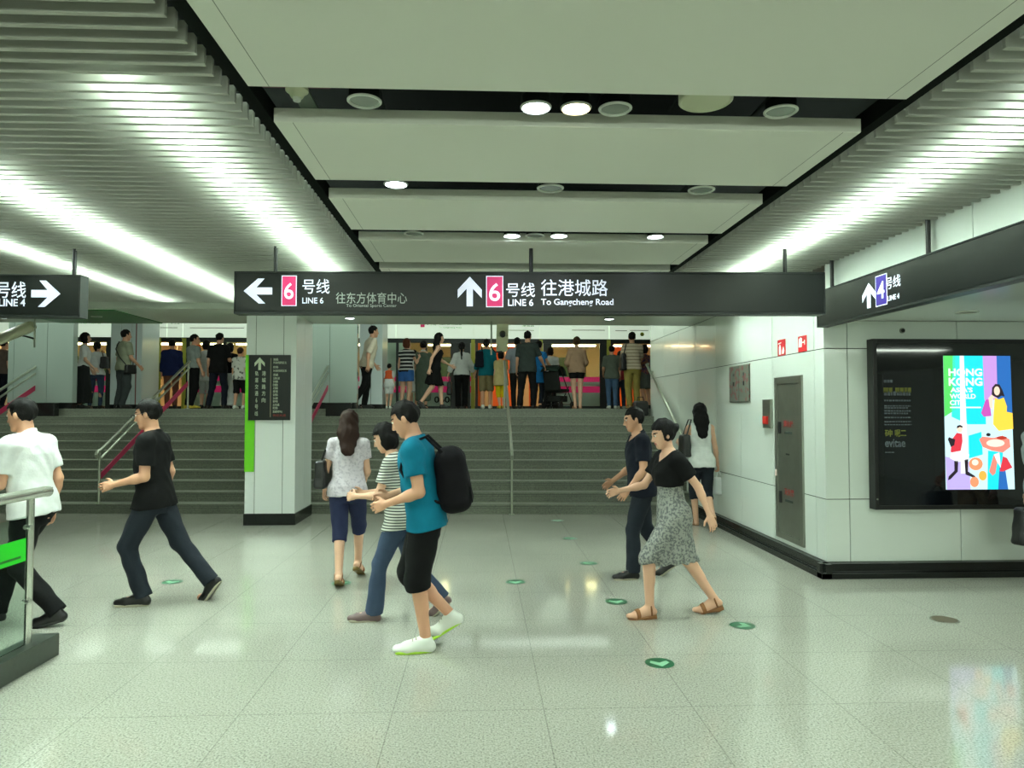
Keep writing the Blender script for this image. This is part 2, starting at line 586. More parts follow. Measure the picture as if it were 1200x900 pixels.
def downlight(px, py, z, r, lit, label, power=DOWN_POWER, group='downlights between the ceiling panels', warm=False):
    p = at(px, py, Z=z)
    t = thing('downlight', label, 'downlight', (p[0], p[1], z), 0, group)
    MB().lathe([(r * 0.84, 0.03), (r * 0.84, 0.0), (r * 0.90, -0.006), (r, 0.0), (r, 0.004), (r * 0.92, 0.006)], n=32).build('trim_ring', M_trim, t, smooth=True)
    MB().lathe([(r * 0.83, 0.004), (r * 0.83, 0.02), (r * 0.7, 0.06), (r * 0.45, 0.09), (r * 0.02, 0.092)], n=32).build('reflector', M_refl, t, smooth=True)
    MB().lathe([(r * 0.90, 0.006), (r * 0.88, 0.06), (r * 0.6, 0.10), (r * 0.02, 0.10)], n=32).build('can', M_vdark, t, smooth=True)
    if group.startswith('downlights between'):
        for sx in (-1, 1):
            MB().box(sx * r * 0.8 - 0.008, sx * r * 0.8 + 0.008, -0.24, 0.24, 0.052, 0.060).build('mounting_bar', M_vdark, t)
    if lit:
        MB().lathe([(r * 0.80, 0.002), (r * 0.82, 0.006), (r * 0.5, 0.012), (0.01, 0.014)], n=28).build('lamp', M_litw if warm else M_lit, t, smooth=True)
        d = bpy.data.lights.new('lamp_beam', 'SPOT')
        d.energy, d.spot_size, d.spot_blend, d.shadow_soft_size = power, R_(120), 0.6, 0.06
        d.color = (1.0, 0.93, 0.8) if warm else (0.9, 0.97, 1.0)
        lo = bpy.data.objects.new('lamp_beam', d)
        COL.objects.link(lo)
        lo.parent = t
        lo.location = (0, 0, -0.02)
    else:
        MB().lathe([(0.012, 0.03), (r * 0.2, 0.025), (r * 0.24, 0.05), (0.02, 0.09)], n=16).build('lamp', M_glass_off, t, smooth=True)
        g = MB()
        for k in (-0.5, 0.0, 0.5):
            g.box(k * r - 0.003, k * r + 0.003, -r * 0.7, r * 0.7, 0.008, 0.02)
        g.build('baffle', M_trim, t)
    return t


ZD = CEIL + 0.02
downlight(427, 119, ZD, 0.078, False, 'unlit round downlight in the nearest gap, left of the two lit ones')
downlight(628, 126, ZD, 0.072, True, 'cold white lit downlight in the nearest ceiling gap')
downlight(675, 127, ZD, 0.072, True, 'warm white lit downlight in the nearest ceiling gap', warm=True)
downlight(721, 128, ZD, 0.078, False, 'unlit downlight right beside the warm lit one in the nearest gap')
downlight(915, 131, ZD, 0.078, False, 'unlit downlight at the right end of the nearest ceiling gap')
downlight(464, 216, ZD, 0.075, True, 'single lit downlight in the second ceiling gap')
downlight(645, 221, ZD, 0.085, False, 'unlit downlight in the middle of the second ceiling gap')
downlight(822, 223, ZD, 0.085, False, 'unlit downlight at the right end of the second ceiling gap')
downlight(485, 274, ZD, 0.08, False, 'unlit downlight at the left end of the third ceiling gap')
downlight(600, 276.5, ZD, 0.072, True, 'lit downlight in the third gap, left of the sign hanger rod')
downlight(627, 276.5, ZD, 0.08, False, 'unlit downlight between two lit ones in the third gap')
downlight(655, 276.5, ZD, 0.072, True, 'lit downlight in the third gap, right of the sign hanger rod')
downlight(768, 277.5, ZD, 0.072, True, 'lit downlight alone at the right of the third gap')
for (px, py), l in zip(((410, 373), (714, 374), (113, 371), (2, 372.5)),
                       ('small lit downlight in the soffit right of the column', 'small lit downlight in the soffit above the stairs at right',
                        'small lit downlight in the green soffit panel', 'small lit downlight in the soffit at the left edge')):
    downlight(px, py, 2.885, 0.075, True, l, 1.5, 'downlights in the soffit beam')
downlight(1133, 366, 2.446, 0.09, False, 'unlit downlight in the recess ceiling over the poster screen', group='downlights in the recess ceiling')

# round loudspeaker and smoke detector in the nearest gap
ZD = CEIL + 0.02
p = at(827, 118.5, Z=ZD)
t = thing('ceiling_speaker', 'large round cream ceiling loudspeaker in the nearest ceiling gap', 'loudspeaker', (p[0], p[1], ZD))
mcream = mat('cream_plastic', (0.72, 0.74, 0.62), 0.5)
MB().lathe([(0.105, 0.0), (0.112, -0.006), (0.12, 0.0), (0.12, 0.05), (0.02, 0.08)], n=36).build('rim', mcream, t, smooth=True)
MB().lathe([(0.005, 0.004), (0.06, 0.004), (0.105, 0.008), (0.105, 0.02), (0.005, 0.02)], n=36).build('grille', mat('speaker_grille', (0.58, 0.62, 0.54), 0.6, bump=0.6, bscale=400), t, smooth=True)
MB().box(-0.11, -0.1, -0.24, 0.24, 0.052, 0.06).build('mounting_bar', M_vdark, t)
p = at(348, 107, Z=CEIL + 0.05)
t = thing('smoke_detector', 'small white smoke detector at the left end of the nearest ceiling gap', 'smoke detector', (p[0], p[1], CEIL + 0.05))
MB().lathe([(0.01, -0.03), (0.025, -0.03), (0.035, -0.012), (0.05, 0.0), (0.05, 0.014), (0.01, 0.02)], n=24).build('housing', mcream, t, smooth=True)
MB().lathe([(0.016, -0.045), (0.02, -0.03), (0.016, -0.028)], n=16).build('sensor_cap', M_trim, t, smooth=True)
MB().box(-0.04, 0.04, -0.02, 0.25, 0.02, 0.035).build('mounting_plate', mat('grey_green_plate', (0.30, 0.35, 0.30), 0.7), t)


# ================================================================== HANGING SIGNS
def arrow_poly(tip_dir):
    if tip_dir == 'up':
        return [(.5, 1), (1, .56), (1, .28), (.63, .60), (.63, 0), (.37, 0), (.37, .60), (0, .28), (0, .56)]
    if tip_dir == 'left':
        return [(0, .5), (.50, 1), (.73, 1), (.44, .64), (1, .64), (1, .36), (.44, .36), (.76, 0), (.53, 0)]
    return [(1, .5), (.50, 1), (.27, 1), (.56, .64), (0, .64), (0, .36), (.56, .36), (.24, 0), (.47, 0)]


class Sign:
    def __init__(s, name, label, origin, rz, L, H, T, px0, px1, py0, py1, poles, group=None, side=1):
        s.t = thing(name, label, 'sign', origin, rz, group)
        s.L, s.H, s.px0, s.px1, s.py0, s.py1 = L, H, px0, px1, py0, py1
        MB().box(0, L, 0.004, T, 0.0, H).build('housing', M_black, s.t, bevel=0.006)
        e = MB()
        e.box(-0.004, L + 0.004, 0.0, T + 0.004, -0.018, 0.0).box(-0.004, L + 0.004, 0, T + 0.004, H, H + 0.010)
        e.box(-0.008, 0.0, 0.0, T + 0.004, -0.018, H + 0.01).box(L, L + 0.008, 0, T + 0.004, -0.018, H + 0.01)
        e.build('frame', mat('sign_frame_dark', (0.12, 0.14, 0.135), 0.5), s.t)
        for q in poles:
            MB().tube([(q, T / 2, H), (q, T / 2, H + CEIL + 0.08 - origin[2] - H)], 0.017, 12).tube([(q, T / 2, H + 0.0), (q, T / 2, H + 0.012)], 0.04, 12).build('hanger_rod', M_blackmetal, s.t, smooth=True)

    def u(s, px):
        return (px - s.px0) / (s.px1 - s.px0) * s.L

    def v(s, py):
        return (s.py1 - py) / (s.py1 - s.py0) * s.H

    @staticmethod
    def fn(a, b, d):
        return (a, 0.004 - d, b)

    def text(s, txt, x0, x1, y0, y1, m=None, bold=None, name='lettering'):
        o = text_part(name, txt, s.u(x0), s.u(x1), s.v(y1), s.v(y0), m or M_letter, s.t, s.fn, 0.003, bold if bold is not None else (0.014 if txt.isascii() else 0.004))
        return o

    def arrow(s, d, x0, x1, y0, y1):
        q = [(s.u(x0) + a * (s.u(x1) - s.u(x0)), s.v(y1) + b_ * (s.v(y0) - s.v(y1))) for a, b_ in arrow_poly(d)]
        return MB().prism(q, 0.0, 0.003, s.fn).build('arrow', M_letter, s.t)

    def box(s, x0, x1, y0, y1, m, digit, dx0, dx1, dy0, dy1):
        q = lambda a, c, e, g: [(s.u(a), s.v(g)), (s.u(c), s.v(g)), (s.u(c), s.v(e)), (s.u(a), s.v(e))]
        o = MB().prism(q(x0, x1, y0, y1), 0.0, 0.002, s.fn).build('number_border', M_letter, s.t)
        MB().prism(q(x0 + 1, x1 - 1, y0 + 1, y1 - 1), 0.002, 0.0035, s.fn).build('number_plate', m, o)
        text_part('digit', digit, s.u(dx0), s.u(dx1), s.v(dy1), s.v(dy0), M_letter, o, lambda a, c, d: (a, 0.0 - d, c), 0.0025, 0.01)


ang = -math.atan(0.036)
p0 = at(275, 364, Y=6.04)
big = Sign('hanging_direction_sign', 'long black hanging sign over the stairs with two white arrows and pink number sixes', (p0[0], 6.04, 2.418), ang,
           4.99, 0.332, 0.12, 275, 962, 318, 363.5, (0.32, 2.50, 4.68))
A = lambda x, y: (280 + x / 5.714, 310 + y / 5.714)
big.arrow('left', 285, 318, 325, 354)
big.box(328.8, 346.4, 321.5, 357, M_magenta, '6', 332, 343, 330, 349)
big.text('号线', 353, 384.5, 325.5, 342.5)
big.text('LINE 6', 353, 377.5, 347, 354)
big.text('往东方体育中心', 392, 474.5, 341, 354, M_letterdim, 0.0)
big.text('To Oriental Sports Center', 404, 462.5, 354.5, 359, M_letterdim, 0.0)
big.arrow('up', 533.5, 561.5, 322.5, 357)
big.box(566.5, 586.5, 321.5, 358, M_magenta, '6', 570, 583, 330, 351)
big.text('号线', 590, 623.5, 329.5, 346)
big.text('LINE 6', 592, 621.5, 348.5, 356.5)
big.text('往港城路', 630.5, 708.5, 325.5, 345)
big.text('To Gangcheng Road', 630.5, 715, 348, 357.5)

p1 = at(91, 364, Y=6.18)
left = Sign('hanging_direction_sign', 'black hanging sign at the left edge with a white right arrow for line 4', (p1[0] - 2.4, 6.20, 2.40), 0.0,
            2.4, 0.338, 0.12, 91 - 2.4 * 134.3, 91, 318, 363.5, (1.1, 2.32))
left.arrow('right', 37, 69.5, 323.5, 354)
left.text('号线', -2, 31, 325, 344)
left.text('LINE 4', 1, 30.5, 345, 353.5)
left.box(-27, -8, 321, 357, M_purple, '4', -23, -12, 330, 349)

# sign under the fascia on the right, running away from the viewer; its face looks left
q0 = at(960, 382, X=3.22)
rt = Sign('hanging_direction_sign', 'black hanging sign along the right fascia with a purple number four', (3.22, 6.62, 2.395), R_(-90),
          6.2, 0.315, 0.10, 0, 1, 0, 1, (0.20, 1.62, 3.2, 5.0))


def rt_uv(px, py):
    w = at(px, py, X=3.22)
    return 6.62 - w[1], w[2] - 2.395


def rt_box(px0, px1, py0, py1):
    u0, v0 = rt_uv(px0, py1)
    u1, _v = rt_uv(px1, py1)
    _u, v1 = rt_uv(px0, py0)
    return u0, u1, v0, v1


rt.px0, rt.px1, rt.py0, rt.py1 = 0, rt.L, rt.H, 0   # use metres directly from here on
u0, u1, v0, v1 = rt_box(1010.5, 1026, 334, 363)
rt.arrow('up', u0, u1, v1, v0)
u0, u1, v0, v1 = rt_box(1026, 1039.5, 324, 360)
o = MB().prism([(u0, v0), (u1, v0), (u1, v1), (u0, v1)], 0, 0.002, Sign.fn).build('number_border', M_letter, rt.t)
MB().prism([(u0 + 0.008, v0 + 0.008), (u1 - 0.008, v0 + 0.008), (u1 - 0.008, v1 - 0.008), (u0 + 0.008, v1 - 0.008)], 0.002, 0.0035, Sign.fn).build('number_plate', M_purple, o)
text_part('digit', '4', u0 + 0.03, u1 - 0.03, v0 + 0.055, v1 - 0.055, M_letter, o, lambda a, c, d: (a, -d, c), 0.003, 0.01)
u0, u1, v0, v1 = rt_box(1037.5, 1055, 326, 340)
rt.text('号线', u0, u1, v1, v0)
u0, u1, v0, v1 = rt_box(1040, 1053.5, 347, 353)
rt.text('LINE 4', u0, u1, v1, v0)

# ================================================================== COLUMN WITH LINE SIGN
ct = bpy.data.objects.new('column', None)
COL.objects.link(ct)
struct(ct)
CX0, CX1, CY0, CY1 = -3.235, -2.555, 9.93, 10.88
MB().box(CX0 + 0.012, CX1 - 0.012, CY0 + 0.012, CY1 - 0.012, 0.0, 2.9).build('core', M_joint, ct)
m = MB()
xs = [CX0, at(299.5, 450, Y=CY0)[0], at(332, 450, Y=CY0)[0], CX1]
for i in range(3):
    m.box(xs[i] + (0.004 if i else 0), xs[i + 1] - (0.004 if i < 2 else 0), CY0, CY0 + 0.02, 0.16, 2.9)
    m.box(xs[i] + (0.004 if i else 0), xs[i + 1] - (0.004 if i < 2 else 0), CY1 - 0.02, CY1, 0.16, 2.9)
for x0 in (CX0, CX1 - 0.02):
    m.box(x0, x0 + 0.02, CY0 + 0.02, 10.4, 0.16, 2.9)
    m.box(x0, x0 + 0.02, 10.408, CY1 - 0.02, 0.16, 2.9)
m.build('cladding', M_colwhite, ct)
MB().box(CX0 - 0.012, CX1 + 0.012, CY0 - 0.012, CY1 + 0.012, 0, 0.155).build('plinth', M_base, ct, bevel=0.004)

s0, s1 = at(290.5, 492.5, Y=CY0 - 0.03), at(340.5, 416, Y=CY0 - 0.03)
ls = thing('line_sign', 'black wall sign with an up arrow and station list on the white column', 'sign', (s0[0], CY0, s0[2]))
LW, LH = s1[0] - s0[0], s1[2] - s0[2]
MB().box(0, LW, -0.03, 0, 0, LH).build('board', M_black, ls, bevel=0.004)
lfn = lambda a, c, d: (a, -0.03 - d, c)
lu = lambda zx: (285 + zx / 9.477 - 290.5) / 50 * LW
lv = lambda zy: LH - (405 + zy / 9.474 - 416) / 76.5 * LH
q = [(lu(120) + a * (lu(235) - lu(120)), lv(272) + c * (lv(132) - lv(272))) for a, c in arrow_poly('up')]
M_lw = mat('cream_sign_lettering', (0.80, 0.84, 0.74), 0.6)
M_lr = mat('red_sign_lettering', (0.62, 0.16, 0.14), 0.6)
MB().prism(q, 0, 0.002, lfn).build('arrow', M_lw, ls)
for i, ch in enumerate('轨道交通6号线'):
    zc = 310 + i * 74
    text_part('vertical_lettering', ch, lu(128) if ch != '6' else lu(138), lu(164) if ch != '6' else lu(154), lv(zc + 26), lv(zc - 26), M_lw, ls, lfn, 0.002)
for i, ch in enumerate('港城路方向'):
    zc = 310 + i * 74
    text_part('vertical_lettering', ch, lu(205), lu(248), lv(zc + 26), lv(zc - 26), M_lw, ls, lfn, 0.002)
MB().prism([(lu(299), lv(795)), (lu(309), lv(795)), (lu(309), lv(140)), (lu(299), lv(140))], 0, 0.002, lfn).build('route_line', mat('tan_route_line', (0.50, 0.48, 0.40), 0.6), ls)
names = ['港城路', '外高桥保税区北', '航津路', '外高桥保税区南', '洲海路', '五洲大道', '东靖路', '巨峰路', '五莲路', '博兴路', '金桥路', '云山路', '德平路', '北洋泾路', '民生路', '源深体育中心', '世纪大道']
zys = [155, 190, 240, 280, 325, 363, 400, 437, 473, 510, 547, 585, 620, 658, 693, 733, 775]
wid = [388, 482, 388, 482, 388, 405, 386, 386, 386, 386, 386, 386, 386, 405, 386, 440, 480]
for nm, zy, w in zip(names, zys, wid):
    text_part('station_name', nm, lu(332), lu(w), lv(zy + 14), lv(zy - 14), M_lr if nm == '世纪大道' else M_lw, ls, lfn, 0.002)

g0, g1 = at(287.5, 553, Y=CY0 - 0.01), at(299.2, 416, Y=CY0 - 0.01)
struct(MB().box(CX0 - 0.006, g1[0], CY0 - 0.012, CY0 + 0.16, g0[2], g1[2]).build('trim_green_corner_strip', M_green))

# ================================================================== PILLARS AT THE TOP OF THE STAIRS
def pillar(name, x0, x1, y0, y1, label):
    t = bpy.data.objects.new(name, None)
    COL.objects.link(t)
    struct(t)
    t.location = (x0, y0, PF)
    w, d = x1 - x0, y1 - y0
    MB().box(0.012, w - 0.012, 0.012, d - 0.012, 0, 2.7).build('core', M_joint, t)
    m = MB()
    cuts = [0, 0.11, w * 0.6, w]
    for i in range(3):
        m.box(cuts[i] + (0.004 if i else 0), cuts[i + 1] - (0.004 if i < 2 else 0), 0, 0.02, 0.12, 2.7)
    m.box(0, 0.02, 0.02, d, 0.12, 2.7).box(w - 0.02, w, 0.03, d, 0.12, 2.7)
    m.build('cladding', M_grey_panel, t)
    MB().box(0.004, w - 0.004, 0.004, d, 0, 0.12).build('plinth', M_base, t)
    return t


ya = y_stair(-8.6) + 3.06
pillar('pillar', at(9, 440, Y=ya)[0], at(90.5, 440, Y=ya + 0.16)[0], ya, ya + 0.16, '')
yb = y_stair(-3.1) + 3.06
pillar('pillar', at(338, 440, Y=yb)[0], at(420, 440, Y=yb + 0.16)[0], yb, yb + 0.16, '')
for x0, x1, yy, l in ((43, 70, ya, 'small black box on the top step before the left grey pillar'), (384, 413, yb, 'small black box on the top step before the grey pillar right of the column')):
    a, c = at(x0, 480, Y=yy - 0.1)[0], at(x1, 480, Y=yy - 0.1)[0]
    t = thing('floor_box', l, 'box', ((a + c) / 2, yy - 0.2, PF - RISE), 0, 'black boxes before the grey pillars')
    hw = (c - a) / 2
    MB().box(-hw, hw, -0.09, 0.075, 0, 0.25).build('body', M_base, t, bevel=0.006)
    MB().box(-hw - 0.004, hw + 0.004, -0.094, 0.079, 0.25, 0.262).build('lid', M_blackmetal, t)

# white columns on the platform
for x0, x1, side, y, red in ((129, 163, 186, 17.2, True), (421, 448, 448, 16.2, False)):
    a, c = at(x0, 440, Y=y)[0], at(x1, 440, Y=y)[0]
    t = bpy.data.objects.new('platform_column', None)
    COL.objects.link(t)
    struct(t)
    t.location = (a, y, PF)
    w = c - a
    e = at(side, 440, Y=y + 0.9)[0] - a if side != x1 else w
    e = max(w, e)
    MB().box(0.012, e - 0.012, 0.012, 0.9, 0, 2.7).build('core', M_joint, t)
    m = MB()
    n = 3 if red else 2
    for i in range(n):
        m.box(e * i / n + 0.005, e * (i + 1) / n - 0.005, 0, 0.02, 0.1, 2.7)
    m.box(0, 0.02, 0.02, 0.9, 0.1, 2.7).box(e - 0.02, e, 0.02, 0.9, 0.1, 2.7)
    m.build('cladding', mat('bright_column_panel', (0.88, 0.93, 0.93), 0.3), t)
    MB().box(0.004, e - 0.004, 0.004, 0.9, 0, 0.1).build('plinth', M_base, t)
    if red:
        MB().box(e * 0.8, e * 0.83, -0.004, 0.0, 0.1, 2.7).build('red_edge_strip', mat('dull_red_strip', (0.50, 0.20, 0.22), 0.5), t)
        MB().box(w * 0.4, w * 0.95, -0.012, 0, 2.1, 2.45).build('notice_plate', mat('grey_notice', (0.55, 0.60, 0.57), 0.5), t)

# ================================================================== HANDRAILS ON THE STAIRS
M_rail = mat('satin_steel_rail', (0.68, 0.70, 0.64), 0.3, metal=1.0)
M_pink = mat('magenta_rail_band', (0.62, 0.12, 0.28), 0.5)


def stair_z(x, y):
    k = (y - y_stair(x)) / RUN
    return max(0.0, min(1.6, (math.floor(k) + 1) * RISE)) if k >= 0 else 0.0


def handrail(x, label, pink=True, y_off0=-0.05, y_off1=3.32, low=0.93, high=0.95, flat=0.0, posts=(0.0, 1.55, 3.25)):
    y0 = y_stair(x) + y_off0
    y1 = y_stair(x) + y_off1
    t = thing('stair_handrail', label, 'handrail', (x, y0, 0), 0, 'steel handrails on the stairs')
    zb, zt = low + 0.02, 1.6 + high
    d = y1 - y0
    for name, dz, r in (('upper_rail', 0.0, 0.025), ('lower_rail', -0.13, 0.018)):
        pts = [(0, -0.06, zb + dz - 0.10), (0, -0.10, zb + dz - 0.05), (0, -0.06, zb + dz), (0, 0.05, zb + dz + 0.02)]
        pts = pts if name == 'upper_rail' else [(0, 0.0, zb + dz)]
        pts += [(0, d, zt + dz)]
        if flat:
            pts += [(0, d + 0.04, zt + dz + 0.012), (0, d + flat, zt + dz + 0.012)]
        MB().tube(pts, r, 12).build(name, M_rail, t, smooth=True)
    sl = (zt - zb) / d
    for q in posts:
        zf = stair_z(x, y0 + q + 0.03)
        MB().tube([(0, q, zf), (0, q, zb + sl * q)], 0.019, 10).tube([(0, q, zf), (0, q, zf + 0.012)], 0.045, 12).build('post', M_rail, t, smooth=True)
    if pink:
        a = MB()
        for q0, q1 in zip(posts[:-1], posts[1:]):
            za, zc = zb + sl * (q0 + 0.03) - 0.46, zb + sl * (q1 - 0.03) - 0.46
            a.hexa([(-0.006, q0 + 0.02, za), (0.006, q0 + 0.02, za), (0.006, q1 - 0.02, zc), (-0.006, q1 - 0.02, zc),
                    (-0.006, q0 + 0.02, za + 0.10), (0.006, q0 + 0.02, za + 0.10), (0.006, q1 - 0.02, zc + 0.10), (-0.006, q1 - 0.02, zc + 0.10)])
        a.build('magenta_band', M_pink, t)
    return t


handrail(-5.84, 'steel stair handrail with magenta band left of the white column', y_off0=0.02)
handrail(-3.0, 'steel stair handrail ending at the grey pillar right of the white column', flat=0.12)
handrail(-8.78, 'steel stair handrail at the far left ending at the grey pillar', flat=0.15)
handrail(0.475, 'double steel stair handrail in the middle of the stairs', pink=False, posts=(0.0, 3.2))
# rail on the right wall
t = thing('wall_handrail', 'steel handrail fixed along the right wall of the stairs', 'handrail', (WX, 10.7, 0))
zq = lambda y: 1.05 + (y - 10.95) / 3.0 * 1.62
MB().tube([(-0.08, 0.10, zq(10.8) - 0.06), (-0.09, 0.14, zq(10.84)), (-0.09, 2.85, zq(13.55)), (-0.05, 2.90, zq(13.6) - 0.01)], 0.024, 12).build('rail', M_rail, t, smooth=True)
for q in (0.4, 1.6, 2.7):
    MB().tube([(0, q, zq(10.7 + q) - 0.07), (-0.09, q, zq(10.7 + q) - 0.05), (-0.09, q, zq(10.7 + q))], 0.01, 8).build('bracket', M_rail, t, smooth=True)

# ================================================================== CCTV CAMERAS ON POLES
mcam = mat('cream_camera_body', (0.80, 0.80, 0.68), 0.4)
p = at(575.8, 372, Y=10.5)
t = thing('security_camera', 'cream security camera hanging on a pole above the middle of the stairs', 'camera', (p[0], 10.5, 2.9))
MB().tube([(0, 0, 0), (0, 0, -0.50)], 0.013, 10).build('pole', M_rail, t, smooth=True)
MB().tube([(0, 0, -0.40), (0.06, 0, -0.46), (0.16, 0, -0.45)], 0.012, 8).build('bracket', M_blackmetal, t, smooth=True)
MB().prism([(-0.085, -0.20), (0.085, -0.20), (0.085, 0.14), (0.07, 0.18), (-0.07, 0.18), (-0.085, 0.14)], 0, 0.20,
           lambda u, v, d: (0.16 + u, -0.05 + v * 0.9, -0.36 - 0.0 + d - v * 0.5)).build('housing', mcam, t, bevel=0.01)
MB().tube([(0.16, -0.235, -0.205), (0.16, -0.29, -0.235)], [0.045, 0.04], 20).build('lens', mat('camera_lens_dark', (0.08, 0.09, 0.09), 0.2), t, smooth=True)
p = at(41, 372, Y=10.4)
t = thing('security_camera', 'long cream security camera on a pole by the left grey pillar', 'camera', (p[0], 10.4, 2.9))
MB().tube([(0, 0, 0), (0, 0, -0.42)], 0.013, 10).build('pole', M_rail, t, smooth=True)
MB().tube([(0, 0, -0.30), (-0.06, -0.02, -0.28), (-0.15, -0.03, -0.26)], 0.013, 8).build('bracket', M_blackmetal, t, smooth=True)
MB().tube([(-0.02, 0.0, -0.10), (-0.06, 0.0, -0.125), (-0.40, -0.16, -0.33), (-0.43, -0.17, -0.345)], [0.06, 0.078, 0.078, 0.07], 20).build('housing', mcam, t, smooth=True)
MB().tube([(-0.43, -0.17, -0.345), (-0.455, -0.18, -0.36)], [0.05, 0.05], 20).build('lens', mat('camera_lens_dark', (0.08, 0.09, 0.09), 0.2), t, smooth=True)

# ================================================================== RIGHT WALL FITTINGS
def wall_pt(px, py):
    w = at(px, py, X=WX)
    return w[1], w[2]


def wall_plate(y0, y1, z0, z1, th, name, m, parent, bev=0.003, base=0.0):
    return MB().box(-base - th, -base, y0, y1, z0, z1).build(name, m, parent, bevel=bev)


M_redtxt = mat('red_stencil', (0.62, 0.16, 0.16), 0.6)
yn, zb = wall_pt(944, 642)
yf, _ = wall_pt(911.5, 630)
_, ztop = wall_pt(944, 439)
zb = 0.19
t = thing('hydrant_cabinet', 'tall steel hydrant cabinet door set in the white right wall', 'cabinet', (WX, (yn + yf) / 2, zb))
hw, hh = (yf - yn) / 2, ztop - zb
f_ = MB()
for a in ((-hw, -hw + 0.07, 0, hh), (hw - 0.07, hw, 0, hh), (-hw + 0.07, hw - 0.07, hh - 0.08, hh), (-hw + 0.07, hw - 0.07, 0, 0.06)):
    f_.box(-0.022, 0.0, *a)
f_.build('frame', M_dsteel2, t, bevel=0.003)
dr = MB().box(-0.014, 0.0, -hw + 0.074, hw - 0.074, 0.064, hh - 0.084).build('door', M_dsteel, t, bevel=0.003)
for zz in (0.62 * hh + 0.05, 0.22 * hh):
    MB().box(-0.034, -0.012, hw - 0.16, hw - 0.12, zz, zz + 0.13).build('handle', M_blackmetal, dr, bevel=0.004)
for zz, s_ in ((0.62 * hh + 0.12, '消火栓'), (0.24 * hh + 0.06, '灭火器')):
    text_part('red_lettering', s_, 0.0, 0.24, zz, zz + 0.075, M_redtxt, dr, lambda a, c, d: (-0.0145 - d, hw - 0.22 - a, c), 0.001, 0.02)
    MB().box(-0.0155, -0.014, hw - 0.43, hw - 0.24, zz - 0.07, zz - 0.045).build('printed_line', M_joint, dr)
MB().box(-0.018, -0.012, -0.02, 0.06, 0.52 * hh, 0.53 * hh).build('keyhole', M_blackmetal, dr)
MB().box(-0.024, -0.022, hw - 0.05, hw - 0.005, 0.38 * hh, 0.38 * hh + 0.07).build('sticker', mat('white_sticker', (0.85, 0.75, 0.72), 0.6), t)

yn, zt = wall_pt(879, 427)
yf, zb2 = wall_pt(856.5, 471)
t = thing('switch_panel', 'dark steel double service panel on the right wall', 'panel', (WX, (yn + yf) / 2, zb2))
hw, hh = (yf - yn) / 2, zt - zb2
mdp = print_mat('printed_dark_panel', (0.36, 0.38, 0.34), (0.42, 0.26, 0.25), 14, 0.56)
for k in (0, 1):
    y0 = -hw if k == 0 else 0.006
    d_ = MB().box(-0.02, 0, y0, y0 + hw - 0.006, 0, hh).build('door', mdp, t, bevel=0.003)
    MB().box(-0.03, -0.018, y0 + hw * 0.45, y0 + hw * 0.55, hh * 0.45, hh * 0.56).build('handle', M_blackmetal, d_)
    MB().box(-0.024, -0.019, y0 + hw * 0.45, y0 + hw * 0.6, hh * 0.72, hh * 0.8).build('lock', M_blackmetal, d_)
MB().box(-0.014, 0, -hw - 0.01, hw + 0.01, -0.012, 0.0).box(-0.014, 0, -hw - 0.01, hw + 0.01, hh, hh + 0.012).build('frame', M_dsteel2, t)

yn, zt = wall_pt(905.5, 468)
yf, zb2 = wall_pt(896.5, 501.5)
t = thing('fire_alarm_box', 'narrow steel fire alarm box with a red button left of the hydrant cabinet', 'alarm', (WX, (yn + yf) / 2, zb2))
hw, hh = (yf - yn) / 2, zt - zb2
MB().box(-0.03, 0, -hw, hw, 0, hh).build('housing', M_dsteel2, t, bevel=0.004)
MB().box(-0.033, -0.028, -hw * 0.75, hw * 0.75, hh * 0.05, hh * 0.94).build('face_plate', M_dsteel, t)
MB().box(-0.055, -0.03, -hw * 0.5, hw * 0.5, hh * 0.14, hh * 0.42).build('call_button', mat('bright_red_plastic', (0.80, 0.14, 0.12), 0.4), t, bevel=0.006)

M_redsign = mat('red_safety_sign', (0.82, 0.13, 0.17), 0.5)
M_wsign = mat('white_pictogram', (0.90, 0.90, 0.88), 0.5)
for (xa, xb, ya_, yb_), lab, kind in (((936, 945.5, 392.5, 413), 'red square fire hose sign nearest the wall corner', 0), ((912, 920.5, 397, 417.5), 'red square fire extinguisher sign above the hydrant cabinet', 1)):
    yn, zt = wall_pt(xb, ya_)
    yf, zb2 = wall_pt(xa, yb_)
    t = thing('safety_sign', lab, 'sign', (WX, (yn + yf) / 2, zb2), 0, 'red safety signs on the right wall')
    hw, hh = (yf - yn) / 2, zt - zb2
    MB().box(-0.006, 0, -hw, hw, 0, hh).build('plate', M_redsign, t)
    g = MB()
    F = lambda u, v, d: (-0.006 - d, hw - u * 2 * hw, v * hh)
    if kind == 0:
        g.prism([(.08, .3), (.45, .3), (.5, .85), (.3, .92), (.12, .8)], 0, 0.002, F).prism([(.5, .55), (.75, .55), (.75, .42), (.82, .42), (.82, .72), (.75, .72), (.75, .62), (.5, .62)], 0, 0.002, F)
    else:
        g.prism([(.2, .08), (.45, .08), (.45, .55), (.38, .62), (.38, .7), (.27, .7), (.27, .62), (.2, .55)], 0, 0.002, F).prism([(.6, .1), (.82, .1), (.9, .3), (.78, .55), (.7, .42), (.62, .3)], 0, 0.002, F).prism([(.1, .72), (.5, .78), (.5, .84), (.1, .8)], 0, 0.002, F)
    g.build('pictogram', M_wsign, t)

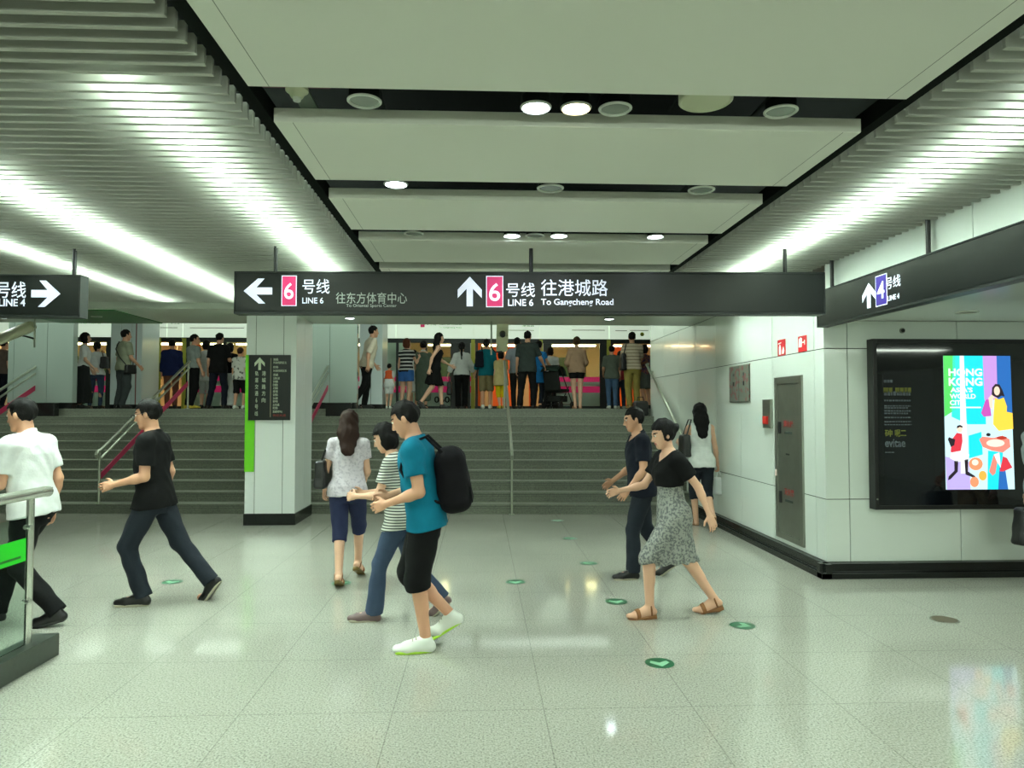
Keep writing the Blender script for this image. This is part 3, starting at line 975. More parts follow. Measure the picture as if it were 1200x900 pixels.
# ================================================================== POSTER SCREEN ON THE RIGHT
YS = 6.56
a0, a1 = at(1022, 397, Y=YS), at(1022, 597.5, Y=YS)
SX0, SZ1, SZ0 = a0[0], a0[2], a1[2]
SX1 = SX0 + 2.34
t = thing('advertising_display', 'wide black glass display case with a lit colourful poster screen on the right wall', 'display', (SX0, YS, SZ0))
SW, SH = SX1 - SX0, SZ1 - SZ0
M_gloss = mat('black_display_glass', (0.045, 0.055, 0.07), 0.06, coat=0.6)
MB().box(0.03, SW - 0.03, 0.006, 0.10, 0.03, SH - 0.03).build('glass_front', M_gloss, t)
f_ = MB().box(0, 0.04, -0.006, 0.10, 0, SH).box(SW - 0.04, SW, -0.006, 0.10, 0, SH).box(0.04, SW - 0.04, -0.006, 0.10, SH - 0.04, SH).box(0.04, SW - 0.04, -0.006, 0.10, 0, 0.04)
f_.build('frame', M_blackmetal, t, bevel=0.004)
MB().tube([(0.02, -0.012, 0.10), (0.02, -0.004, 0.10)], 0.008, 10).build('lock', M_rail, t)
# reflection of an opposite poster on the dark glass, painted in dim colours
dv = lambda zy: SH - (390 + zy / 4.09 - 397) / 200.5 * SH
dux = lambda zx: (1015 + zx / 4.09 - 1022) / 200.5 * SH
dfn = lambda a, c, d: (a, 0.006 - d * 0.5, c)
MB().prism([(dux(80), dv(830)), (dux(330), dv(830)), (dux(330), dv(182)), (dux(80), dv(182))], 0, 0.001, dfn).build('reflected_poster', mat('painted_reflection_blue', (0.06, 0.075, 0.095), 0.12, coat=0.5), t)
M_py = mat('painted_reflection_yellow', (0.44, 0.45, 0.16), 0.5)
M_pw = mat('painted_reflection_grey', (0.34, 0.37, 0.40), 0.5)
efn = lambda a, c, d: (a, 0.0052 - d, c)
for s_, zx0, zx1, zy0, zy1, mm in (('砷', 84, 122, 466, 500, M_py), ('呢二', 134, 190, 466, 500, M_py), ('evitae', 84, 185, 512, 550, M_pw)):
    o = text_part('reflected_lettering', s_, dux(zx0), dux(zx1), dv(zy1), dv(zy0), mm, t, efn, 0.001, 0.02)
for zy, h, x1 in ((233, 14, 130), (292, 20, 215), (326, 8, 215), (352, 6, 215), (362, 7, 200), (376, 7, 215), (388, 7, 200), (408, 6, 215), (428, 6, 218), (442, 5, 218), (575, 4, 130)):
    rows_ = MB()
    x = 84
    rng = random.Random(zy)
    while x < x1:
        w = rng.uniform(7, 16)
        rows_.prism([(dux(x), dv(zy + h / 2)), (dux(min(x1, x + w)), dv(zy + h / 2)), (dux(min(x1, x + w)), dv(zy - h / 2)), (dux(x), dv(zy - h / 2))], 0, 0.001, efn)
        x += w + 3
    rows_.build('reflected_text_row', M_pw, t)
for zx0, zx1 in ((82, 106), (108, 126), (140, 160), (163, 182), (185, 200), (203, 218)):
    MB().prism([(dux(zx0), dv(288)), (dux(zx1), dv(288)), (dux(zx1), dv(264)), (dux(zx0), dv(264))], 0, 0.001, efn).build('reflected_heading', M_py, t)

# the lit screen: a flat picture made of coloured inlays
EM = 1.15


def em(name, c, s=None):
    return mat('screen_' + name, (0.02, 0.02, 0.02), 0.3, emit=c, estr=s or EM)


pu = lambda zx: (1100 + zx / 4.5 - 1022) / 200.5 * SH
pv = lambda zy: SH - (400 + zy / 4.5 - 397) / 200.5 * SH
pfn = lambda lay: (lambda a, c, d: (a, 0.004 - lay * 0.0012 - d, c))
PP = lambda pts: [(pu(x), pv(y)) for x, y in pts]
scr = MB().prism(PP([(36, 785), (412, 785), (404, 75), (36, 75)]), 0, 0.001, pfn(0)).build('lit_screen', em('pale', (0.80, 0.97, 1.0)), t)


def inlay(name, pts, m, lay=1):
    return MB().prism(PP(pts), 0, 0.0009, pfn(lay)).build(name, m, scr)


def ell(cx, cy, rx, ry, n=18, a0=0.0):
    return [(cx + rx * math.cos(a0 + 2 * math.pi * k / n), cy + ry * math.sin(a0 + 2 * math.pi * k / n)) for k in range(n)]


inlay('green_band', [(36, 400), (100, 360), (100, 75), (36, 75)], em('green', (0.35, 0.86, 0.40)))
inlay('teal_band', [(75, 400), (165, 440), (165, 75), (88, 75)], em('teal', (0.22, 0.90, 0.86)))
inlay('cyan_band', [(160, 440), (262, 440), (256, 75), (150, 75)], em('cyan', (0.12, 0.88, 0.94)), 1.5)
inlay('white_ray', [(118, 700), (160, 700), (148, 75), (126, 75)], em('white', (0.97, 1, 1)), 2)
inlay('pink_band', [(256, 310), (328, 310), (328, 75), (252, 75)], em('pink', (0.78, 0.60, 0.88)), 2)
inlay('blue_band', [(328, 400), (408, 400), (404, 75), (328, 75)], em('blue', (0.16, 0.42, 0.72)), 2)
inlay('lilac_corner', [(40, 785), (170, 785), (165, 640), (36, 610)], em('lilac', (0.74, 0.68, 0.95)), 1)
inlay('sky_patch', [(165, 620), (240, 600), (235, 480), (165, 500)], em('cyan', (0.12, 0.88, 0.94)), 2)
inlay('deep_cyan_column', [(262, 785), (345, 785), (350, 590), (270, 580)], em('cyan', (0.12, 0.88, 0.94)), 2)
inlay('deep_blue_column', [(320, 785), (375, 785), (360, 670), (330, 670)], em('blue', (0.16, 0.42, 0.72)), 3)
for s_, zx0, zx1, zy0, zy1 in (('HONG', 62, 247, 143, 184), ('KONG', 62, 247, 192, 236), ("ASIA'S", 70, 192, 244, 270), ('WORLD', 66, 208, 278, 304), ('CITY', 66, 150, 312, 338)):
    text_part('poster_lettering', s_, pu(zx0), pu(zx1), pv(zy1), pv(zy0), em('white', (0.97, 1, 1)), scr, pfn(3), 0.001, 0.03)
inlay('small_line', [(66, 354), (236, 354), (236, 347), (66, 347)], em('white', (0.97, 1, 1)), 3)
sk = em('skin', (1.0, 0.86, 0.76))
dk = em('dark', (0.16, 0.13, 0.16))
ye = em('yellow', (1.0, 0.84, 0.28))
inlay('woman_hair', [(296, 285), (300, 245), (318, 225), (340, 228), (355, 255), (368, 292), (350, 288), (330, 300)], dk, 3)
inlay('woman_face', ell(325, 262, 16, 24), sk, 4)
inlay('woman_arm', [(284, 350), (278, 300), (296, 282), (312, 296), (300, 310), (300, 360)], sk, 3.5)
inlay('yellow_dress', [(302, 400), (312, 298), (335, 308), (362, 298), (378, 345), (376, 374), (408, 380), (410, 465), (330, 475), (300, 440)], ye, 4)
inlay('magenta_bag', [(236, 380), (262, 310), (282, 306), (292, 396), (250, 400)], em('bagpink', (0.78, 0.34, 0.72)), 3)
inlay('player_head', ell(116, 465, 15, 18), sk, 4)
inlay('player_hair', [(100, 462), (102, 448), (118, 443), (132, 450), (132, 458), (116, 454)], dk, 5)
inlay('player_shirt', [(64, 585), (72, 520), (100, 485), (128, 490), (130, 530), (118, 585), (85, 600)], em('red', (0.86, 0.22, 0.28)), 4)
inlay('player_arm', [(50, 520), (56, 508), (90, 520), (84, 550), (66, 560)], dk, 4.5)
inlay('player_shorts', [(60, 620), (66, 590), (120, 580), (165, 600), (160, 625), (100, 640)], em('white', (0.97, 1, 1)), 5)
inlay('player_leg', [(82, 634), (104, 632), (100, 690), (60, 730), (46, 735), (50, 715), (82, 685)], dk, 5)
inlay('player_leg', [(138, 628), (158, 622), (156, 690), (196, 715), (190, 724), (142, 706)], dk, 5)
inlay('ball_dish', ell(200, 650, 38, 34), em('orange', (0.95, 0.60, 0.42)), 4)
inlay('ball_dish', ell(236, 712, 22, 26), em('gold', (0.95, 0.72, 0.30)), 5)
inlay('ball_dish', ell(190, 745, 24, 28), em('orange', (0.95, 0.60, 0.42)), 5)
inlay('dish_highlight', ell(196, 642, 18, 16), em('cream', (1.0, 0.93, 0.84)), 5)
inlay('food_bowl', [(222, 520), (240, 505), (300, 512), (350, 500), (388, 520), (392, 560), (350, 590), (290, 580), (240, 560)], em('salmon', (0.93, 0.55, 0.48)), 4)
inlay('food_highlight', ell(310, 540, 50, 20), em('cream', (1.0, 0.93, 0.84)), 5)
inlay('food_dark', ell(345, 512, 28, 9), em('brick', (0.72, 0.22, 0.16)), 5)
inlay('food_dark', ell(272, 495, 12, 9), dk, 5)
inlay('dancer_left', [(272, 690), (300, 600), (318, 640), (306, 700), (290, 712)], em('salmon', (0.93, 0.55, 0.48)), 4)
inlay('dancer_right', [(330, 690), (350, 610), (372, 620), (400, 670), (350, 690)], em('red', (0.86, 0.22, 0.28)), 4)
inlay('white_spray', [(300, 600), (330, 590), (336, 670), (316, 640)], em('white', (0.97, 1, 1)), 5)
# small wall camera eye above the display
p = at(1057, 387.5, Y=WY)
t = thing('wall_camera', 'tiny round black camera eye above the poster display', 'camera', (p[0], WY, p[2]))
MB().tube([(0, 0, 0), (0, -0.012, 0)], 0.026, 18).build('ring', M_dsteel2, t, smooth=True)
MB().tube([(0, -0.01, 0), (0, -0.02, 0)], 0.017, 18).build('lens', mat('camera_lens_dark', (0.08, 0.09, 0.09), 0.2), t, smooth=True)

# ================================================================== GLASS BALUSTRADE ON THE LEFT
M_brail = mat('bright_steel_rail', (0.86, 0.87, 0.84), 0.25, metal=0.9)
bt = thing('glass_balustrade', 'glass barrier with steel handrail, green band and dark stone base at the left edge', 'balustrade', (-2.82, 4.80, 0))
MB().box(-0.075, 0.08, -5.5, 0, 0, 0.14).build('stone_base', mat('dark_stone_base', (0.22, 0.25, 0.22), 0.4, noise=0.1, nscale=30), bt, bevel=0.004)
for y in (-0.20, -1.9, -3.6, -5.3):
    MB().box(-0.022, 0.022, y - 0.006, y + 0.006, 0.14, 1.04).box(-0.008, 0.008, y - 0.03, y + 0.03, 0.14, 1.04).build('post', M_brail, bt)
    for z in (0.40, 0.86):
        MB().tube([(-0.02, y - 0.02, z), (0.03, y - 0.03, z)], 0.016, 12).build('glass_clamp', M_brail, bt, smooth=True)
MB().tube([(0, -5.6, 1.065), (0, -0.06, 1.065), (0, -0.02, 1.06)], 0.034, 16).build('handrail', M_brail, bt, smooth=True)
mgl = mat('clear_glass', (0.92, 0.99, 0.95), 0.02, trans=1.0)
mgl.node_tree.nodes['Principled BSDF'].inputs['IOR'].default_value = 1.05
MB().box(-0.005, 0.005, -5.4, -0.23, 0.14, 0.93).build('glass_pane', mgl, bt)
mgb = mat('bright_green_band', (0.10, 0.80, 0.12), 0.4)
MB().box(0.006, 0.009, -5.4, -0.25, 0.66, 0.80).build('green_band', mgb, bt)
MB().box(0.0092, 0.0105, -5.4, -0.30, 0.685, 0.700).build('band_line', mat('dark_green_line', (0.06, 0.42, 0.10), 0.4), bt)

# ================================================================== FLOOR MARKERS
M_mg = mat('dark_green_marker', (0.10, 0.34, 0.22), 0.35)
M_ma = mat('pale_green_marker_arrow', (0.50, 0.70, 0.57), 0.35)
MK = [((773, 777), 'nearest of the round green arrow stickers on the floor', 0), ((870, 733), 'round green arrow sticker right of the woman in the patterned dress', 60),
      ((722, 705), 'round green arrow sticker just left of the sandal of the woman in the dress', 0), ((690, 660), 'round green arrow sticker left of the man in navy', 0),
      ((668, 631), 'round green arrow sticker, second from the stairs in the right row', 0), ((653, 610), 'round green arrow sticker nearest the foot of the stairs', 0),
      ((604, 682), 'round green arrow sticker alone in the middle of the floor', 0), ((202, 682), 'round green arrow sticker behind the man in black shirt at left', 0),
      ((400, 683), 'round green arrow sticker under the woman in blue capris', 0)]
mk0 = None
for (px, py), l, rz in MK:
    p = at(px, py, Z=0)
    if mk0 is None:
        mk0 = thing('floor_marker', l, 'floor marker', (p[0], p[1], 0.0), 0, 'green arrow stickers on the floor')
        MB().lathe([(0.09, 0.0), (0.092, 0.0015), (0.088, 0.002), (0.01, 0.002)], n=36).build('disc', M_mg, mk0)
        MB().prism([(0, -0.065), (0.062, 0.0), (0.05, 0.035), (0.0, 0.0), (-0.05, 0.035), (-0.062, 0.0)], 0.002, 0.003, lambda u, v, d: (u, v, d)).build('arrow', M_ma, mk0)
    else:
        dup(mk0, (p[0], p[1], 0.0), R_(rz), l)
p = at(1107, 726, Z=0)
t = thing('floor_drain_cover', 'round brown metal cover in the floor before the poster display', 'floor cover', (p[0], p[1], 0))
MB().lathe([(0.10, 0), (0.10, 0.003), (0.092, 0.004), (0.09, 0.0025), (0.01, 0.0025)], n=36).build('rim', M_dsteel2, t)
MB().lathe([(0.088, 0.0025), (0.087, 0.0035), (0.01, 0.0035)], n=36).build('plate', mat('brown_metal_plate', (0.42, 0.38, 0.30), 0.4, metal=0.4), t)

# ================================================================== PLATFORM SCREEN DOORS AND TRAIN
YP = 19.0
hx = lambda px: at(px, 440, Y=YP)[0]
hz = lambda py: at(563, py, Y=YP)[2]
t = thing('platform_screen', 'white and glass platform screen doors at the back of the platform', 'screen doors', (0, YP, PF))
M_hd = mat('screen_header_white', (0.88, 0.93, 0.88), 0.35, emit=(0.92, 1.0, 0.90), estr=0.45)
X0, X1 = hx(-60), hx(860)
hd = MB()
cuts = [-60, 40, 91, 195.5, 214, 345, 464, 555, 632, 714, 790, 860]
for a, c in zip(cuts[:-1], cuts[1:]):
    hd.box(hx(a) + 0.006, hx(c) - 0.006, -0.03, 0.06, hz(397) - PF, 2.5)
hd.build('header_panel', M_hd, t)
M_pf = mat('screen_frame_dark', (0.10, 0.14, 0.13), 0.4)
MB().box(X0, X1, -0.02, 0.05, hz(402) - PF, hz(397) - PF).build('top_frame', M_pf, t)
MB().box(X0, X1, -0.02, 0.05, 0.0, 0.07).build('sill', M_pf, t)
my = mat('yellow_door_strip', (0.72, 0.74, 0.30), 0.5)
for a, c in ((213.5, 218), (185, 188.5), (552, 556.5), (631.5, 636), (711, 715.5), (789, 793)):
    MB().box(hx(a), hx(c), -0.035, 0.0, 0.0, hz(398) - PF).build('yellow_edge_strip', my, t)
for a, c in ((218, 222), (261, 265), (345, 351), (446, 452), (464, 467), (498, 500.5), (528, 551), (557, 560), (637, 646), (703, 711), (716, 719), (793, 800), (124, 130)):
    MB().box(hx(a), hx(c), -0.01, 0.05, 0.07, hz(402) - PF).build('mullion', M_pf, t)
mpg = mat('greenish_screen_glass', (0.93, 0.98, 0.96), 0.02, trans=1.0)
mpg.node_tree.nodes['Principled BSDF'].inputs['IOR'].default_value = 1.03
for a, c in ((452, 464), (467, 498), (500.5, 528), (646, 703), (222, 261), (265, 345), (-60, 124)):
    MB().box(hx(a), hx(c), 0.015, 0.025, 0.07, hz(402) - PF).build('glass_pane', mpg, t)
dash = MB()
for x0_, x1_ in ((655, 712), (452, 463)):
    x = x0_
    while x < x1_:
        dash.hexa([(hx(x), 0.008, hz(447.5) - PF), (hx(x + 1.8), 0.008, hz(447.5) - PF), (hx(x + 1.8), 0.014, hz(447.5) - PF), (hx(x), 0.014, hz(447.5) - PF),
                   (hx(x + 1.2), 0.008, hz(442) - PF), (hx(x + 3.0), 0.008, hz(442) - PF), (hx(x + 3.0), 0.014, hz(442) - PF), (hx(x + 1.2), 0.014, hz(442) - PF)])
        x += 2.8
dash.build('magenta_warning_dashes', M_magenta, t)
hfn = lambda a, c, d: (a, -0.03 - d, c)
M_ht = mat('grey_header_lettering', (0.42, 0.50, 0.45), 0.6)
MB().prism([(hx(492.5), hz(384) - PF), (hx(497.5), hz(384) - PF), (hx(497.5), hz(377.5) - PF), (hx(492.5), hz(377.5) - PF)], 0, 0.003, hfn).build('line_number_plate', M_magenta, t)
for s_, xa, xb, ya_, yb_ in (('6号线', 500, 511, 377, 382), ('往港城路', 514, 541, 377, 381.5), ('To Gangcheng Road', 514, 541, 383, 385.5), ('6号线', 596, 603, 377, 380.5), ('港城路', 612, 626, 380, 383), ('港城路', 94, 118, 378, 382), ('6号线', 200, 210, 378, 382)):
    text_part('header_lettering', s_, hx(xa), hx(xb), hz(yb_) - PF, hz(ya_) - PF, M_ht, t, hfn, 0.003)
for xa, xb, y in ((596, 626, 387), (670, 709, 386.5), (721, 735, 387), (738, 760, 386.5), (187, 208, 386), (222, 286, 386)):
    MB().prism([(hx(xa), hz(y + 0.4) - PF), (hx(xb), hz(y + 0.4) - PF), (hx(xb), hz(y - 0.4) - PF), (hx(xa), hz(y - 0.4) - PF)], 0, 0.002, hfn).build('route_line', mat('mauve_route_line', (0.66, 0.52, 0.60), 0.6), t)
ycx, ycz = hx(752.5), hz(391) - PF
MB().prism([(ycx + 0.055 * math.cos(k * math.pi / 9), ycz + 0.055 * math.sin(k * math.pi / 9)) for k in range(18)], 0, 0.003, hfn).build('yellow_sticker', my, t)

# train: white body with magenta stripes, windows and lit interior
YT = 19.5
tx = lambda px: at(px, 440, Y=YT)[0]
tz = lambda py: at(563, py, Y=YT)[2] - PF
tr = thing('metro_train', 'white metro train with magenta stripes standing behind the screen doors', 'train', (0, YT, PF))
M_tr = mat('train_white', (0.82, 0.86, 0.82), 0.35)
doors = [(-60, 12), (150, 216), (556, 632), (714, 790)]
wins = [(20, 128), (224, 262), (268, 345), (400, 444), (480, 536), (647, 703)]
body, glass, stripe = MB(), MB(), MB()
solid = []
edges = sorted(doors)
prev = -60
segs = []
for a, c in edges:
    if a > prev:
        segs.append((prev, a))
    prev = c
segs.append((prev, 860))
zw0, zw1 = tz(446), tz(402)
for a, c in segs:
    x0_, x1_ = tx(a), tx(c)
    body.box(x0_, x1_, 0, 0.08, -0.25, zw0)
    body.box(x0_, x1_, 0, 0.08, zw1, 2.4)
    xx = x0_
    for wa, wc in wins:
        if wa >= a - 1 and wc <= c + 1:
            body.box(xx, tx(wa), 0, 0.08, zw0, zw1)
            glass.box(tx(wa), tx(wc), 0.03, 0.04, zw0, zw1)
            xx = tx(wc)
    body.box(xx, x1_, 0, 0.08, zw0, zw1)
    for ya_, yb_ in ((441.5, 447), (452.5, 460)):
        stripe.box(x0_, x1_, -0.004, 0.0, tz(yb_), tz(ya_))
for a, c in doors:
    body.box(tx(a), tx(c), 0, 0.08, 2.0, 2.4)
body.box(tx(-60), tx(860), 2.6, 2.7, -0.25, 2.4)
body.build('car_body', M_tr, tr)
stripe.build('magenta_stripe', M_magenta, tr)
glass.build('window_glass', mpg, tr)
MB().box(tx(-60), tx(860), 0.08, 2.6, -0.1, 0.0).build('car_floor', mat('train_floor', (0.45, 0.42, 0.36), 0.5), tr)
MB().box(tx(-60), tx(860), 0.08, 2.6, 2.2, 2.25).build('car_ceiling', mat('train_ceiling', (0.80, 0.78, 0.70), 0.5), tr)
mwarm = mat('warm_interior_panel', (0.74, 0.66, 0.54), 0.5)
iw = MB().box(tx(-60), tx(860), 2.5, 2.59, 0.0, 2.2)
iw.build('interior_wall', mwarm, tr)
mfw = mat('far_window_glass', (0.36, 0.46, 0.40), 0.15)
for a, c in wins:
    MB().box(tx(a) + 0.12, tx(c) - 0.02, 2.46, 2.5, 0.75, 1.6).build('far_window', mfw, tr, bevel=0.03)
    MB().box(tx(a), tx(c), 2.1, 2.5, 0.35, 0.42).box(tx(a), tx(c), 2.44, 2.5, 0.42, 0.72).build('bench_seat', mat('bench_pale', (0.66, 0.60, 0.50), 0.5), tr, bevel=0.02)
mor = mat('orange_partition', (0.90, 0.42, 0.14), 0.5)
for a, c in doors:
    for s_ in (a + 4, c - 9):
        MB().box(tx(s_), tx(s_) + 0.05, 0.5, 1.1, 0.0, 1.95).box(tx(s_) - 0.02, tx(s_) + 0.07, 0.48, 0.53, 0.0, 2.2).build('orange_partition', mor, tr)
    MB().box(tx(a) + 0.55, tx((a + c) / 2) - 0.02, 2.44, 2.5, 0.0, 1.95).box(tx((a + c) / 2) + 0.02, tx(c) - 0.55, 2.44, 2.5, 0.0, 1.95).build('far_door', mor, tr)
    MB().tube([(tx((a + c) / 2), 1.3, 0), (tx((a + c) / 2), 1.3, 2.2)], 0.018, 8).build('grab_pole', M_rail, tr)
mtl = mat('train_lamp', (1, 1, 1), 0.4, emit=(1.0, 0.88, 0.64), estr=16)
for a, c in [(-50, 10), (30, 120), (150, 205), (225, 262), (268, 345), (400, 445), (500, 529), (565, 630), (650, 702), (720, 785)]:
    MB().box(tx(a), tx(c), 0.55, 0.75, 1.785, 1.825).build('ceiling_lamp', mtl, tr)
text_part('car_number', '0606', tx(509), tx(533), tz(472), tz(464.5), M_black, tr, lambda a, c, d: (a, -0.002 - d, c), 0.002, 0.02)
# lamps of the platform hall
for y, xs_, w_, e_ in ((13.1, (-9, -5.4, -1.8, 1.6), 0.09, PLATFORM_STRENGTH * 0.35), (17.8, (-9, -5.4, -1.8, 1.6), 0.025, PLATFORM_STRENGTH * 0.16)):
    for x in xs_:
        pl = thing('platform_lamp', 'long lamp on the platform ceiling', 'lamp', (x, y, 4.3), 0, 'platform ceiling lamps')
        MB().box(-1.65, 1.65, -0.10, 0.10, -0.07, 0).build('housing', M_ceilmetal, pl)
        MB().box(-1.6, 1.6, -w_, w_, -0.09, -0.07).build('tube', mat('platform_tube_%d' % round(y), (1, 1, 1), 0.4, emit=(0.93, 1.0, 0.94), estr=e_), pl)

# ================================================================== PEOPLE (bodies and clothes grown as smooth surfaces round a posed skeleton)
def V(*a):
    return np.array(a, np.float32)


def nrm(v):
    v = np.asarray(v, np.float32)
    return v / max(1e-9, float(np.linalg.norm(v)))


def rot(axis, deg):
    return np.array(Matrix.Rotation(R_(deg), 3, Vector(axis)), np.float32)


def smin(a, b, k):
    if k <= 0:
        return np.minimum(a, b)
    h = np.clip(0.5 + 0.5 * (b - a) / k, 0, 1)
    return b + (a - b) * h - k * h * (1 - h)


def s_cone(P, a, b, ra, rb, n=None, q=1.0):
    A, Bv = P - a, (b - a).astype(np.float32)
    if n is not None:      # flattened along n
        A = A + np.outer(A @ n, n) * (1 / q - 1)
        Bv = Bv + n * float(Bv @ n) * (1 / q - 1)
    t = np.clip((A @ Bv) / max(1e-9, float(Bv @ Bv)), 0, 1)
    d = A - t[:, None] * Bv
    return np.sqrt((d * d).sum(1)) - (ra + (rb - ra) * t)


def s_ell(P, c, r, M=None):
    A = P - c
    if M is not None:
        A = A @ M
    k = np.sqrt(((A / r) ** 2).sum(1))
    return (k - 1) * min(r)


def s_loft(P, o, M, tab, grow=0.0, z0=None, z1=None, ex=2.3):
    """tab rows: z, half width, half depth, forward offset; M columns = right, forward, up"""
    A = (P - o) @ M
    z = np.clip(A[:, 2], tab[0, 0], tab[-1, 0])
    w = np.interp(z, tab[:, 0], tab[:, 1]) + grow
    d = np.interp(z, tab[:, 0], tab[:, 2]) + grow
    y = np.interp(z, tab[:, 0], tab[:, 3])
    r = ((np.abs(A[:, 0]) / w) ** ex + (np.abs(A[:, 1] - y) / d) ** ex) ** (1 / ex)
    dd = (r - 1) * np.minimum(w, d)
    lo, hi = (tab[0, 0] if z0 is None else z0), (tab[-1, 0] if z1 is None else z1)
    return np.maximum(dd, np.maximum(A[:, 2] - hi, lo - A[:, 2])).astype(np.float32)


_E = [((0, 0, 0), (1, 0, 0)), ((0, 1, 0), (1, 1, 0)), ((0, 0, 1), (1, 0, 1)), ((0, 1, 1), (1, 1, 1)),
      ((0, 0, 0), (0, 1, 0)), ((1, 0, 0), (1, 1, 0)), ((0, 0, 1), (0, 1, 1)), ((1, 0, 1), (1, 1, 1)),
      ((0, 0, 0), (0, 0, 1)), ((1, 0, 0), (1, 0, 1)), ((0, 1, 0), (0, 1, 1)), ((1, 1, 0), (1, 1, 1))]


def surf(fn, lo, hi, h):
    """naive surface nets of fn over a box, evaluated in a narrow band"""
    lo, hi = np.asarray(lo, np.float32) - 3 * h, np.asarray(hi, np.float32) + 3 * h
    B = 4
    nb = np.ceil((hi - lo) / (h * B)).astype(int) + 1
    gx = [lo[i] + (np.arange(nb[i]) * B + (B - 1) / 2) * h for i in range(3)]
    cp = np.stack(np.meshgrid(*gx, indexing='ij'), -1).reshape(-1, 3).astype(np.float32)
    cd = fn(cp).reshape(nb)
    act = np.abs(cd) < 7.5 * h
    full = np.repeat(np.repeat(np.repeat(cd, B, 0), B, 1), B, 2).astype(np.float32)
    am = np.repeat(np.repeat(np.repeat(act, B, 0), B, 1), B, 2)
    idx = np.argwhere(am)
    full[am] = fn((lo + idx * h).astype(np.float32))
    full[0], full[-1], full[:, 0], full[:, -1], full[:, :, 0], full[:, :, -1] = [1.0] * 6
    S = full < 0
    n = np.array(S.shape) - 1
    cnt = np.zeros(n, np.int8)
    for i in (0, 1):
        for j in (0, 1):
            for k in (0, 1):
                cnt += S[i:i + n[0], j:j + n[1], k:k + n[2]]
    cells = np.argwhere((cnt > 0) & (cnt < 8))
    if len(cells) == 0:
        return None
    acc = np.zeros((len(cells), 3), np.float32)
    num = np.zeros(len(cells), np.float32)
    for a, b in _E:
        ia, ib = cells + a, cells + b
        va, vb = full[tuple(ia.T)], full[tuple(ib.T)]
        m = (va < 0) != (vb < 0)
        t = np.where(m, va / np.where(m, va - vb, 1), 0)
        acc += np.where(m[:, None], np.array(a) + t[:, None] * (np.array(b) - np.array(a)), 0)
        num += m
    pos = lo + (cells + acc / num[:, None]) * h
    vid = -np.ones(n, np.int64)
    vid[tuple(cells.T)] = np.arange(len(cells))
    quads = []
    for ax in range(3):
        o1, o2 = [(1, 2), (2, 0), (0, 1)][ax]
        sl = [slice(1, n[0]), slice(1, n[1]), slice(1, n[2])]
        sl0 = list(sl); sl0[ax] = slice(0, n[ax])
        sl1 = list(sl); sl1[ax] = slice(1, n[ax] + 1)
        s0_, s1_ = S[tuple(sl0)], S[tuple(sl1)]
        e = np.argwhere(s0_ != s1_)
        if len(e) == 0:
            continue
        fl = s0_[tuple(e.T)]
        e = e + np.array([1 if i != ax else 0 for i in range(3)])
        d1, d2 = np.eye(3, dtype=int)[o1], np.eye(3, dtype=int)[o2]
        q = np.stack([vid[tuple((e - d1 - d2).T)], vid[tuple((e - d2).T)], vid[tuple(e.T)], vid[tuple((e - d1).T)]], 1)
        q[~fl] = q[~fl][:, ::-1]
        quads.append(q)
    f = np.concatenate(quads)
    f = f[(f >= 0).all(1)]
    return pos, f


def mesh_from(name, pos, f, mats, parent, midx=None, off=None):
    me = bpy.data.meshes.new(name)
    if off is not None:
        pos = pos - off
    me.vertices.add(len(pos))
    me.vertices.foreach_set('co', pos.astype(np.float32).ravel())
    me.loops.add(len(f) * 4)
    me.loops.foreach_set('vertex_index', f.astype(np.int32).ravel())
    me.polygons.add(len(f))
    me.polygons.foreach_set('loop_start', np.arange(0, len(f) * 4, 4, dtype=np.int32))
    me.polygons.foreach_set('use_smooth', np.ones(len(f), bool))
    for m in mats:
        me.materials.append(m)
    if midx is not None:
        me.polygons.foreach_set('material_index', midx.astype(np.int32))
    me.update()
    me.validate()
    o = bpy.data.objects.new(name, me)
    COL.objects.link(o)
    if parent:
        o.parent = parent
    return o


MALE = np.array([[-.11, .10, .085, -.01], [-.04, .162, .108, -.012], [.04, .163, .107, -.012], [.12, .150, .100, 0], [.20, .146, .097, .004], [.30, .160, .108, .004],
                 [.38, .176, .116, .0], [.45, .172, .102, -.008], [.50, .125, .076, -.012], [.54, .062, .058, -.010]], np.float32)
FEMALE = np.array([[-.11, .10, .085, -.01], [-.04, .168, .112, -.016], [.04, .164, .108, -.014], [.12, .140, .094, 0], [.20, .122, .084, .004], [.29, .134, .098, .012],
                   [.36, .146, .112, .014], [.44, .140, .088, -.004], [.50, .105, .066, -.012], [.54, .052, .050, -.010]], np.float32)

M_skin = mat('skin', (0.80, 0.60, 0.48), 0.55)
M_skin2 = mat('skin_pale', (0.85, 0.67, 0.56), 0.55)
M_lip = mat('lips', (0.66, 0.36, 0.33), 0.5)
M_brow = mat('eyebrow', (0.12, 0.10, 0.09), 0.8)
M_eye = mat('eye_white', (0.85, 0.84, 0.80), 0.3)
M_iris = mat('eye_dark', (0.06, 0.05, 0.04), 0.2)
M_hair = mat('black_hair', (0.045, 0.038, 0.035), 0.6, spec=0.18, bump=0.5, bscale=120)
M_hairb = mat('brown_hair', (0.17, 0.10, 0.075), 0.6, spec=0.18, bump=0.5, bscale=120)
M_haira = mat('auburn_hair', (0.33, 0.18, 0.11), 0.6, spec=0.18, bump=0.5, bscale=120)
M_hairg = mat('soft_brown_hair', (0.27, 0.20, 0.13), 0.6, spec=0.18, bump=0.5, bscale=120)


def cloth(name, col, rough=0.85):
    return mat('cloth_' + name, col, rough, noise=0.10, nscale=9, bump=0.25, bscale=35, spec=0.2)


